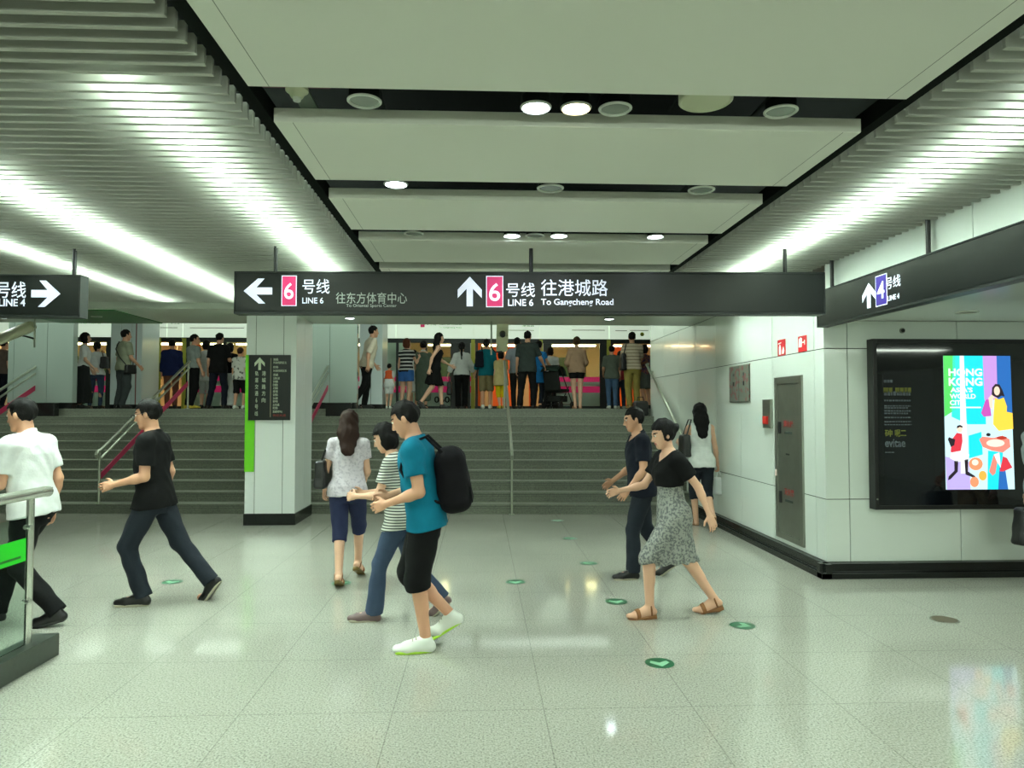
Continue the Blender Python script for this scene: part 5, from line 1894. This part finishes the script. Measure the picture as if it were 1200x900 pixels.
# the woman in lilac seen from behind
F = Person('woman with long brown hair, pale lilac top and navy capri trousers walking away', 0, 0, -3, 1.54, 'f', X=-1.22, Yd=6.62, vox=FG,
           feet=[(-.05, -.10, .0, 28), (.055, .36, .02, 32)], lean=3, twist=5, head=(6, 8), arms=[(6, 16, 30, 10), (8, 8, 62, 16)])
F.legwear(c_indigo, 1.22, loose=.020, cuff=.026, ease=.008)
F.top(c_lilac, .55, -.06, ease=.012, loose=.45, wide=.026, name='top')
F.hair(M_hairb, 'long', .34)
F.shoes(m_tan, mat('dark_gold_sole', (0.42, 0.34, 0.12), 0.5), kind='sandal', heel=.022)
F.bag('dark handbag on the left arm of the woman in lilac', (-.235, .02, 1.00), (.05, .14, .13), m_leather, 'handbag', strap=[[(-.235, .10, 1.10), (-.20, .06, 1.22), (-.20, -.04, 1.22), (-.235, -.06, 1.10)]])

# the woman in the striped top
F = Person('woman in striped top and jeans walking left behind the man in teal', 0, 0, 90, 1.51, 'f', X=-0.62, Yd=5.50, vox=FG,
           feet=[(-.07, .33, 0, -4), (.08, -.30, 0.0, 40)], lean=8, twist=-6, head=(0, 22), arms=[(26, 8, 72, 26, 40), (22, 8, 78, 22, 40)])
F.legwear(c_blue, loose=.012, cuff=.040, kneeg=.012)
F.top(c_bw, .62, -.10, ease=.012, loose=.55, name='striped_top')
F.hair(M_hair, 'bob')
F.shoes(mat('mauve_shoe', (0.42, 0.34, 0.34), 0.5), m_rub)

# the man in teal
F = Person('man in teal T-shirt, black knee shorts and white sneakers walking left with a backpack', 0, 0, 90, 1.65, 'm', X=-0.37, Yd=4.80, vox=FG,
           feet=[(-.07, .11, 0, 0), (.08, -.10, .07, 32)], lean=9, twist=-5, head=(-6, 24), arms=[(-2, 7, 82, 10, 35), (8, 8, 80, 22, 35)])
F.legwear(c_black, 1.16, loose=.030, cuff=.042, ease=.012, kneeg=.034, name='knee_shorts')
F.top(c_teal, .62, -.08, ease=.016, loose=.8, name='tee_shirt')
F.hair(M_hair, 'short')
F.shoes(m_sneak, m_lime, high=.03, g=.010)
for ft in F.foot:
    for q in (0.0, .022, .044):
        c_ = ft['ball'] - ft['f'] * (.012 + q) + ft['u'] * (.046 + q * .55)
        MB().tube([tuple(c_ - ft['r'] * .024 - ft['u'] * .008), tuple(c_ + ft['u'] * .002), tuple(c_ + ft['r'] * .024 - ft['u'] * .008)], .004, 6).build('shoe_lace', m_rub, F.root, smooth=True)
bk = F.bag('black backpack on the back of the man in teal', (0, -.185, 1.13), (.155, .11, .22), cloth('backpack', (0.05, 0.045, 0.06)), 'backpack', rnd=.095, tilt=-9,
           strap=[[(sx * .10, -.13, 1.30), (sx * .115, -.01, 1.415), (sx * .125, .12, 1.36), (sx * .14, .15, 1.20), (sx * .15, .06, 1.04), (sx * .12, -.12, .98)] for sx in (-1, 1)])

# the man in navy behind the woman in the dress
F = Person('man in dark navy shirt and dark jeans walking left behind the woman in the dress', 0, 0, 90, 1.60, 'm', X=1.53, Yd=6.72, vox=FG,
           feet=[(-.08, .22, 0, 0), (.09, -.22, 0.0, 35)], lean=4, twist=0, head=(0, 12), arms=[(4, 8, 40, 12), (10, 8, 50, 10)])
F.legwear(c_jean, loose=.018, cuff=.034)
F.top(c_navy, .70, -.08, ease=.015, loose=.8, name='polo_shirt')
F.collar(c_navy)
F.hair(M_hair, 'short')
F.shoes(m_shoe, m_rub)

# the woman in the patterned dress
F = Person('woman in grey patterned dress, black jacket and tan sandals striding left', 0, 0, 90, 1.54, 'f', X=1.49, Yd=5.47, vox=FG,
           feet=[(-.07, .33, 0, 8), (.08, -.28, 0.0, 22)], lean=4, twist=10, head=(0, 16), arms=[(-32, 10, 18, 0), (38, 8, 46, 6)])
F.dress(c_print, -.40, .19, .19, name='patterned_dress', yo=.02)
F.top(c_black, .62, .24, ease=.022, loose=.3, name='short_jacket', neckz=.49)
F.hair(M_hair, 'bun')
F.shoes(m_tan, mat('tan_wedge', (0.50, 0.33, 0.18), 0.6), kind='sandal', heel=.03)

# the woman with the white bag near the wall
F = Person('woman with long black hair, white top and denim capris walking beside the right wall', 0, 0, 2, 1.66, 'f', X=3.0, Yd=9.55, vox=0.0085,
           feet=[(-.05, .25, 0, 0), (.06, -.25, .04, 50)], lean=3, twist=-4, head=(0, 4), arms=[(30, 22, 70, 0), (4, 12, 14, 0, 55)])
F.legwear(c_jean, 1.30, loose=.014, cuff=.018)
F.top(c_white, 0, -.08, ease=.010, loose=.3, name='vest_top', vneck=.1)
F.hair(M_hair, 'long', .36)
F.shoes(m_tan, m_tan, kind='sandal')
F.bag('black shoulder bag of the woman in the white top by the wall', (-.235, -.03, 1.10), (.055, .12, .15), m_leather, 'shoulder_bag', strap=[[(-.235, .06, 1.22), (-.15, .06, 1.45), (-.15, -.06, 1.45), (-.235, -.10, 1.22)]])
hnd = F.arms[1]['wr'] + F.arms[1]['F'][:, 0] * .09
mplas = mat('white_plastic_bag', (0.88, 0.90, 0.90), 0.35, bump=0.6, bscale=25)
F.bag('small white plastic bag held by the woman in the white top by the wall', (hnd[0] + .01, hnd[1], hnd[2] - .22), (.075, .035, .12), mplas, 'plastic_bag', rnd=.02, flap=False,
      strap=[[(hnd[0] - .03, hnd[1], hnd[2] - .11), (hnd[0], hnd[1], hnd[2]), (hnd[0] + .05, hnd[1], hnd[2] - .11)]])

# the person leaving the picture on the right
F = Person('person in pale top and beige trousers cut off by the right edge of the picture', 0, 0, 90, 1.66, 'f', X=5.03, Yd=6.12, vox=0.009,
           feet=[(-.08, .14, 0, 0), (.08, -.25, 0.0, 35)], lean=4, head=(0, 6), arms=[(14, 8, 30, 6, 55), (-10, 8, 20, 0)])
F.legwear(c_beige, loose=.016, cuff=.03)
F.top(cloth('pale_grey', (0.66, 0.68, 0.66)), .7, -.08, name='blouse')
F.hair(M_hair, 'bob')
F.shoes(m_tan, m_rub)
hnd = F.arms[0]['wr'] + F.arms[0]['F'][:, 0] * .09
F.bag('black handbag held by the person at the right edge', (hnd[0], hnd[1] + .01, hnd[2] - .24), (.07, .15, .16), m_leather, 'handbag', rnd=.035,
      strap=[[(hnd[0], hnd[1] - .06, hnd[2] - .10), (hnd[0], hnd[1] - .01, hnd[2]), (hnd[0], hnd[1] + .08, hnd[2] - .10)]])

# ------------------------------------------------------------------ people waiting on the platform above
BV = 0.0115


def bg(label, px, ytop, H, face=0, sex='m', Y=None, **kw):
    d = H * 830.0 / (479.0 - ytop)
    d = min(18.3, max(14.75, d)) if Y is None else Y
    w = at(px, 440, Y=d)
    kw.setdefault('lean', 2)
    return Person(label, 0, 0, face, H, sex, z=PF, X=w[0], Yd=w[1], vox=BV, group='people waiting on the platform', **kw)


st1 = [(-.13, .03, 0, 0), (.13, .05, 0, 0)]
nar = [(-.07, .02, 0, 0), (.08, .05, 0, 0)]

B = bg('person in dark clothes half hidden by the left edge of the picture', 3, 401, 1.66, -20)
B.legwear(c_navy); B.top(cloth('dusk_brown', (0.42, 0.36, 0.33)), .7); B.hair(M_hair); B.shoes(m_shoe)
B = bg('woman with black bob, white blouse and long dark skirt beside the left grey pillar', 98, 393, 1.64, -60, 'f', feet=nar, arms=[(6, 8, 30, 8), (6, 8, 40, 10)])
B.skirt(c_char, -.78, .20, .18); B.top(c_white, .8, .02, loose=.6); B.hair(M_hair, 'bob'); B.shoes(m_shoe)
B = bg('woman in white top and jeans with a black bag over her right shoulder', 113, 403, 1.56, 10, 'f', arms=[(4, 14, 12, 0), (10, 16, 60, 10)], feet=[(-.13, .02, 0, 0), (.15, .0, 0, 0)])
B.legwear(c_blue, loose=.006); B.top(c_white, .35, -.04, loose=.4); B.hair(M_hair, 'pony', .12); B.shoes(m_shoe)
B.bag('black shoulder bag of the woman in white top and jeans', (.19, -.07, 1.08), (.07, .12, .14), m_leather, strap=[[(.19, .02, 1.18), (.13, .04, 1.36), (.13, -.07, 1.36), (.19, -.15, 1.18)]])
B = bg('man in grey-green polo with a black messenger bag before the white column', 145, 389, 1.72, -35, feet=nar, head=(-10, 4), arms=[(0, 10, 14, 0), (10, 8, 40, 10)])
B.legwear(cloth('dark_grey', (0.23, 0.25, 0.25)), loose=.03, cuff=.03); B.top(cloth('sage', (0.55, 0.57, 0.48)), .8, -.08, loose=.9); B.hair(M_hair); B.shoes(m_shoe)
B.bag('black messenger bag with diagonal strap on the man in grey-green polo', (.22, .02, .86), (.05, .12, .10), m_leather, 'messenger_bag',
      strap=[[(.20, -.06, .95), (.08, -.145, 1.12), (-.06, -.150, 1.30), (-.11, -.06, 1.47), (-.08, .08, 1.42), (.08, .15, 1.15), (.20, .09, .95)]])
B = bg('person in navy jacket and brown trousers behind the left stair handrail', 201, 401, 1.66, 20, Y=17.4)
B.legwear(cloth('rust_brown', (0.40, 0.26, 0.20))); B.top(cloth('deep_blue', (0.10, 0.14, 0.30)), 1.8, -.10, loose=.9, name='jacket'); B.hair(M_hair); B.shoes(m_shoe)
B = bg('man in light grey polo and black trousers looking right behind the left handrail', 226, 394, 1.70, -40, head=(-28, 4), feet=nar, arms=[(6, 8, 20, 0), (4, 8, 16, 0)])
B.legwear(c_black, loose=.014, cuff=.02, waist=.13); B.top(cloth('light_grey', (0.52, 0.55, 0.53)), .8, .02, loose=.8, name='polo_shirt'); B.belt(m_leather); B.hair(M_hair); B.shoes(mat('yellow_shoe', (0.75, 0.66, 0.20), 0.5))
B = bg('woman in long white top between the grey polo man and the black shirt man', 241, 396, 1.62, 0, 'f', Y=17.2, feet=nar)
B.legwear(cloth('pale_grey', (0.66, 0.68, 0.66)), 1.3, loose=.02); B.top(c_white, 1.2, -.22, loose=.8); B.hair(M_hair, 'bob'); B.shoes(m_shoe)
B = bg('man in black T-shirt and navy trousers standing with legs apart, seen from behind', 256, 392, 1.74, -6, feet=[(-.19, .02, 0, 0), (.19, .04, 0, 0)], build=1.06, head=(-12, 6), arms=[(2, 10, 12, 0), (16, 8, 80, 14)])
B.legwear(c_navy, loose=.016, cuff=.024); B.top(c_black, .8, -.10, loose=.9, name='tee_shirt'); B.hair(M_hair); B.shoes(m_shoe)
B = bg('woman in black top and wide white trousers right of the man in black T-shirt', 269, 407, 1.56, -10, 'f', Y=17.3)
B.legwear(c_white, loose=.045, cuff=.085, waist=.13); B.top(c_black, .8, .0, loose=.6); B.hair(M_hair, 'bob'); B.shoes(m_shoe)
B = bg('boy in white printed T-shirt and black shorts beside the white column', 281, 410, 1.38, -15, Y=16.4, feet=[(-.10, .02, 0, 0), (.12, .14, 0, 0)])
B.legwear(c_black, 1.1, loose=.03); B.top(print_mat('cloth_white_black_print', (0.80, 0.80, 0.76), (0.35, 0.36, 0.33), 14, 0.6), .8, -.10, loose=.9, name='tee_shirt'); B.hair(M_hairb, 'child'); B.shoes(m_sneak)
# centre
B = bg('man in cream shirt and dark trousers climbing past the pale platform column', 430, 383, 1.74, -62, Y=15.0, feet=[(-.10, .10, .0, 0), (.10, -.22, 0.0, 35)], lean=12, arms=[(14, 8, 40, 8), (-14, 8, 20, 0)])
B.legwear(c_black, loose=.016, cuff=.024); B.top(cloth('cream', (0.80, 0.76, 0.68)), 1.0, -.08, loose=.9, name='shirt'); B.hair(M_hair); B.shoes(m_shoe)
B = bg('small child in white clothes with an orange bib beside the pale platform column', 456, 427, 1.02, -10, 'f', Y=16.3, feet=nar)
B.legwear(c_white, .8, loose=.02); B.top(c_white, .7, -.10, loose=.9, name='top'); B.top(cloth('orange', (0.85, 0.36, 0.20)), 0, .22, ease=.022, loose=.9, name='orange_bib'); B.hair(M_hair, 'child'); B.shoes(m_sneak)
B = bg('auburn-haired woman in black and white striped top and blue denim shorts', 476, 398, 1.62, -25, 'f', arms=[(4, 12, 16, 0), (30, 14, 100, 0)], head=(-20, 0))
B.legwear(cloth('bright_denim', (0.22, 0.40, 0.66)), .56, waist=.08, loose=.05, cuff=.05, ease=.012, name='shorts'); B.top(stripe_mat('cloth_wide_stripes', (0.07, 0.08, 0.09), (0.80, 0.80, 0.78), 0.085, 0.62), .4, -.02, loose=.5); B.hair(M_haira, 'bob'); B.shoes(m_sneak)
B = bg('woman in white dress mostly hidden by the auburn-haired woman', 485, 414, 1.50, 0, 'f', Y=18.4, feet=nar)
B.dress(c_white, -.42, .20, .18, .4); B.hair(M_hair, 'bob'); B.shoes(m_sneak)
B = bg('woman in long grey-green dress with white collar, seen from behind', 496, 399, 1.68, 0, 'f', Y=17.7, feet=nar, arms=[(6, 10, 40, 6), (8, 10, 50, 8)])
B.dress(cloth('grey_green', (0.36, 0.41, 0.36)), -.70, .19, .17, .9, loose=.9); B.collar(c_white); B.hair(M_hair, 'bun'); B.shoes(m_shoe)
B = bg('woman in short black dress walking right along the platform', 510, 396, 1.66, -80, 'f', Y=15.6, feet=[(-.06, .28, 0, 0), (.07, -.26, 0.0, 38)], lean=8, arms=[(30, 8, 40, 6), (-24, 8, 20, 0)])
B.dress(c_black, -.36, .19, .19, 0); B.hair(M_hair, 'long', .26); B.shoes(m_shoe)
B = bg('woman with long black ponytail, white long-sleeved blouse and black trousers', 541, 402, 1.62, 0, 'f', arms=[(2, 22, 16, 0), (2, 20, 30, 8)])
B.legwear(c_black, loose=.020, cuff=.04); B.top(c_white, 1.75, -.04, loose=.6, ease=.016, wide=.022, name='blouse'); B.hair(M_hair, 'pony', .34); B.shoes(m_shoe)
B.bag('black handbag hanging from the left hand of the woman in white blouse', (-.30, .05, .50), (.06, .14, .17), m_leather, 'handbag', strap=[[(-.30, -.03, .65), (-.29, .03, .80), (-.30, .11, .65)]])
B = bg('person in teal long-sleeved shirt and khaki knee shorts, seen from behind', 570, 398, 1.66, 0, arms=[(4, 12, 14, 0), (2, 10, 12, 0)], head=(0, 10))
B.legwear(c_khaki, 1.06, loose=.03, cuff=.04, kneeg=.032, name='knee_shorts'); B.top(cloth('sea_teal', (0.06, 0.42, 0.47)), 1.6, -.10, loose=.8); B.hair(M_hair, 'pony', .10); B.shoes(m_sneak)
B.bag('navy backpack slung at the left side of the person in teal shirt', (-.17, -.17, 1.18), (.10, .06, .19), c_navy, 'backpack', strap=[[(-.10, -.14, 1.35), (-.11, -.01, 1.47), (-.13, .14, 1.35), (-.16, .04, 1.05)]])
B = bg('child in beige top and yellow trousers beside the middle handrail', 587, 411, 1.34, 10, 'f', Y=16.6, feet=nar)
B.legwear(cloth('yellow', (0.80, 0.72, 0.08)), 1.4, loose=.016); B.top(cloth('sand', (0.72, 0.66, 0.46)), .7, -.22, loose=.9, flare=.08); B.hair(M_hair, 'bob'); B.shoes(mat('yellow_shoe', (0.75, 0.66, 0.20), 0.5))
B = bg('man in light blue-grey shirt standing left of the man in dark grey', 606, 393, 1.70, 0, Y=17.0, arms=[(2, 24, 40, 20), (2, 10, 12, 0)])
B.legwear(c_char); B.top(cloth('pale_blue_grey', (0.58, 0.62, 0.66)), .7, -.06, loose=.9); B.hair(M_hair); B.shoes(m_shoe)
B = bg('man in dark grey shirt and black trousers right of the middle handrail', 618, 389, 1.74, -12, Y=15.9, build=1.05, feet=[(-.17, 0, 0, 0), (.15, .1, 0, 0)], head=(-8, 4), arms=[(4, 8, 14, 0), (22, 22, 24, 0)])
B.legwear(c_black, loose=.016, cuff=.026); B.top(cloth('slate', (0.20, 0.23, 0.22)), .8, -.10, loose=.9, name='tee_shirt'); B.hair(M_hair); B.shoes(m_shoe)
B = bg('woman in bright blue dress pushing the baby stroller', 631, 401, 1.60, -30, 'f', Y=16.8, arms=[(24, 8, 40, 0), (34, 12, 34, 0)])
B.legwear(c_jean, 1.9); B.top(cloth('bright_blue', (0.16, 0.50, 0.78)), .4, -.26, loose=.8, flare=.10, name='tunic'); B.hair(M_hair, 'bun'); B.shoes(m_shoe)
B = bg('person in white shirt standing behind the baby stroller', 645, 410, 1.52, 0, Y=17.6)
B.legwear(c_char); B.top(c_white, .7); B.hair(M_hair, 'bob'); B.shoes(m_shoe)
B = bg('woman in beige blouse and black shorts with bare legs, seen from behind', 676, 395, 1.64, 0, 'f', feet=nar, arms=[(16, 14, 50, 22), (16, 14, 50, 22)])
B.legwear(c_black, .44, loose=.022, cuff=.03, name='shorts'); B.top(cloth('rose_beige', (0.66, 0.54, 0.44)), 1.3, -.05, loose=.8, ease=.018, wide=.026, name='blouse'); B.hair(M_hairg, 'bun'); B.shoes(m_tan, m_tan, kind='sandal')
B = bg('boy in grey T-shirt and blue jeans by the yellow door strip', 717, 405, 1.48, -4, arms=[(8, 10, 50, 10), (6, 8, 20, 0)])
B.legwear(cloth('mid_denim', (0.28, 0.38, 0.50)), loose=.014, cuff=.02); B.top(cloth('mid_grey', (0.36, 0.39, 0.35)), .85, -.10, loose=.9, name='tee_shirt'); B.hair(M_hair); B.shoes(m_sneak)
B = bg('person in pink shirt mostly hidden behind the man in striped shirt', 727, 415, 1.42, 0, 'f', Y=17.5)
B.legwear(c_blue); B.top(cloth('pink', (0.80, 0.32, 0.38)), .7); B.hair(M_hair, 'bob'); B.shoes(m_sneak)
B = bg('tall man in beige striped shirt and khaki trousers near the right wall', 741, 389, 1.74, 0, build=1.04, arms=[(4, 8, 16, 0), (16, 8, 60, 10)])
B.legwear(cloth('olive_khaki', (0.58, 0.53, 0.28)), loose=.022, cuff=.03); B.top(stripe_mat('cloth_beige_stripes', (0.80, 0.74, 0.64), (0.52, 0.45, 0.38), 0.075, 0.78), .85, -.04, loose=.9, name='shirt'); B.hair(M_hair); B.shoes(mat('tan_shoe', (0.62, 0.52, 0.30), 0.5))
B.bag('black shoulder bag at the left side of the tall man in striped shirt', (-.23, -.06, 1.06), (.06, .14, .19), m_leather, strap=[[(-.23, .04, 1.22), (-.15, .03, 1.47), (-.15, -.06, 1.47), (-.23, -.14, 1.22)]])
B = bg('woman in grey skirt holding a white paper, partly hidden by the wall handrail', 756, 411, 1.50, 30, 'f', Y=16.6, arms=[(14, 8, 70, 10, 45), (8, 8, 20, 0)])
B.skirt(c_grey, -.36, .19, .16); B.top(print_mat('cloth_purple_print', (0.36, 0.26, 0.40), (0.60, 0.40, 0.34), 20, 0.5), .7, .0); B.hair(M_hair, 'bob'); B.shoes(m_shoe)
h0 = B.arms[0]['wr'] + B.arms[0]['F'][:, 0] * .10
t = B.carried('paper_sheet', 'white folded paper held by the woman in grey skirt', 'paper', h0)
MB().hexa([(-.08, -.01, -.06), (.08, -.02, -.08), (.08, .0, -.08), (-.08, .01, -.06), (-.09, -.03, .10), (.07, -.03, .08), (.07, -.01, .08), (-.09, -.01, .10)]).build('sheet', mat('white_paper', (0.88, 0.88, 0.84), 0.7), t)

# ------------------------------------------------------------------ baby stroller
w = at(654, 470, Y=16.5)
t = thing('baby_stroller', 'dark folding baby stroller with a pale-edged hood beside the woman in blue', 'stroller', (w[0], w[1], PF), R_(-35))
fr_ = MB()
for sx in (-.22, .22):
    fr_.tube([(sx, -.42, .98), (sx, -.34, 1.0), (sx, .30, .10)], .012, 8).tube([(sx, .12, .52), (sx, -.28, .10)], .012, 8)
fr_.tube([(-.22, -.42, .98), (.22, -.42, .98)], .014, 8).tube([(-.22, .30, .10), (.22, .30, .10)], .010, 8).tube([(-.22, -.28, .10), (.22, -.28, .10)], .010, 8)
fr_.build('frame', M_blackmetal, t, smooth=True)
wm = mat('stroller_wheel', (0.10, 0.10, 0.10), 0.6)
for sx in (-.22, .22):
    for y in (.30, -.28):
        MB().tube([(sx - .02, y, .085), (sx + .02, y, .085)], .085, 18).build('wheel', wm, t, smooth=True)
cs = cloth('stroller_fabric', (0.14, 0.15, 0.14))
MB().hexa([(-.20, -.16, .36), (.20, -.16, .36), (.20, .20, .40), (-.20, .20, .40), (-.20, -.26, .46), (.20, -.26, .46), (.20, .20, .46), (-.20, .20, .46)]).build('seat', cs, t, bevel=.02)
MB().hexa([(-.20, -.30, .42), (.20, -.30, .42), (.20, -.20, .42), (-.20, -.20, .42), (-.20, -.38, .86), (.20, -.38, .86), (.20, -.33, .86), (-.20, -.33, .86)]).build('backrest', cs, t, bevel=.02)
hd_ = MB()
n = 10
vs, fs = [], []
for i in range(n + 1):
    a = R_(10 + 135 * i / n)
    for sx in (-.22, -.15, 0, .15, .22):
        rr = .30 * (1 - .12 * abs(sx) / .22)
        vs.append((sx, -.22 + rr * math.cos(a) * .9, .70 + rr * math.sin(a)))
for i in range(n):
    for j in range(4):
        o = i * 5 + j
        fs.append((o, o + 1, o + 6, o + 5))
hd_.poly(vs, fs)
ho = hd_.build('hood', cloth('stroller_hood', (0.16, 0.22, 0.19)), t, smooth=True)
sm_ = ho.modifiers.new('thickness', 'SOLIDIFY')
sm_.thickness = .012
MB().tube(vs[:5], .012, 8).build('hood_edge', c_white, t, smooth=True)
MB().box(-.17, .17, -.22, .16, .16, .30).build('basket', cs, t, bevel=.02)

# dark bag left on the top steps by the wall
xb = 3.08
yb2 = y_stair(xb) + 9 * RUN + 0.16
t = thing('travel_bag', 'black bag standing on the upper steps at the right wall', 'bag', (xb, yb2, 10 * RISE))
r = surf(lambda P: (np.sqrt((np.maximum(np.abs(P - V(0, 0, .15)) - V(.09, .05, .09), 0) ** 2).sum(1)) - .055 - .004 * np.sin(P[:, 2] * 45)).astype(np.float32), V(-.17, -.14, 0), V(.17, .14, .32), .012)
mesh_from('bag_body', r[0], r[1], [m_leather], t)
MB().tube([(-.07, 0, .27), (-.05, 0, .37), (.05, 0, .37), (.07, 0, .27)], .010, 8).build('handle', m_leather, t, smooth=True)
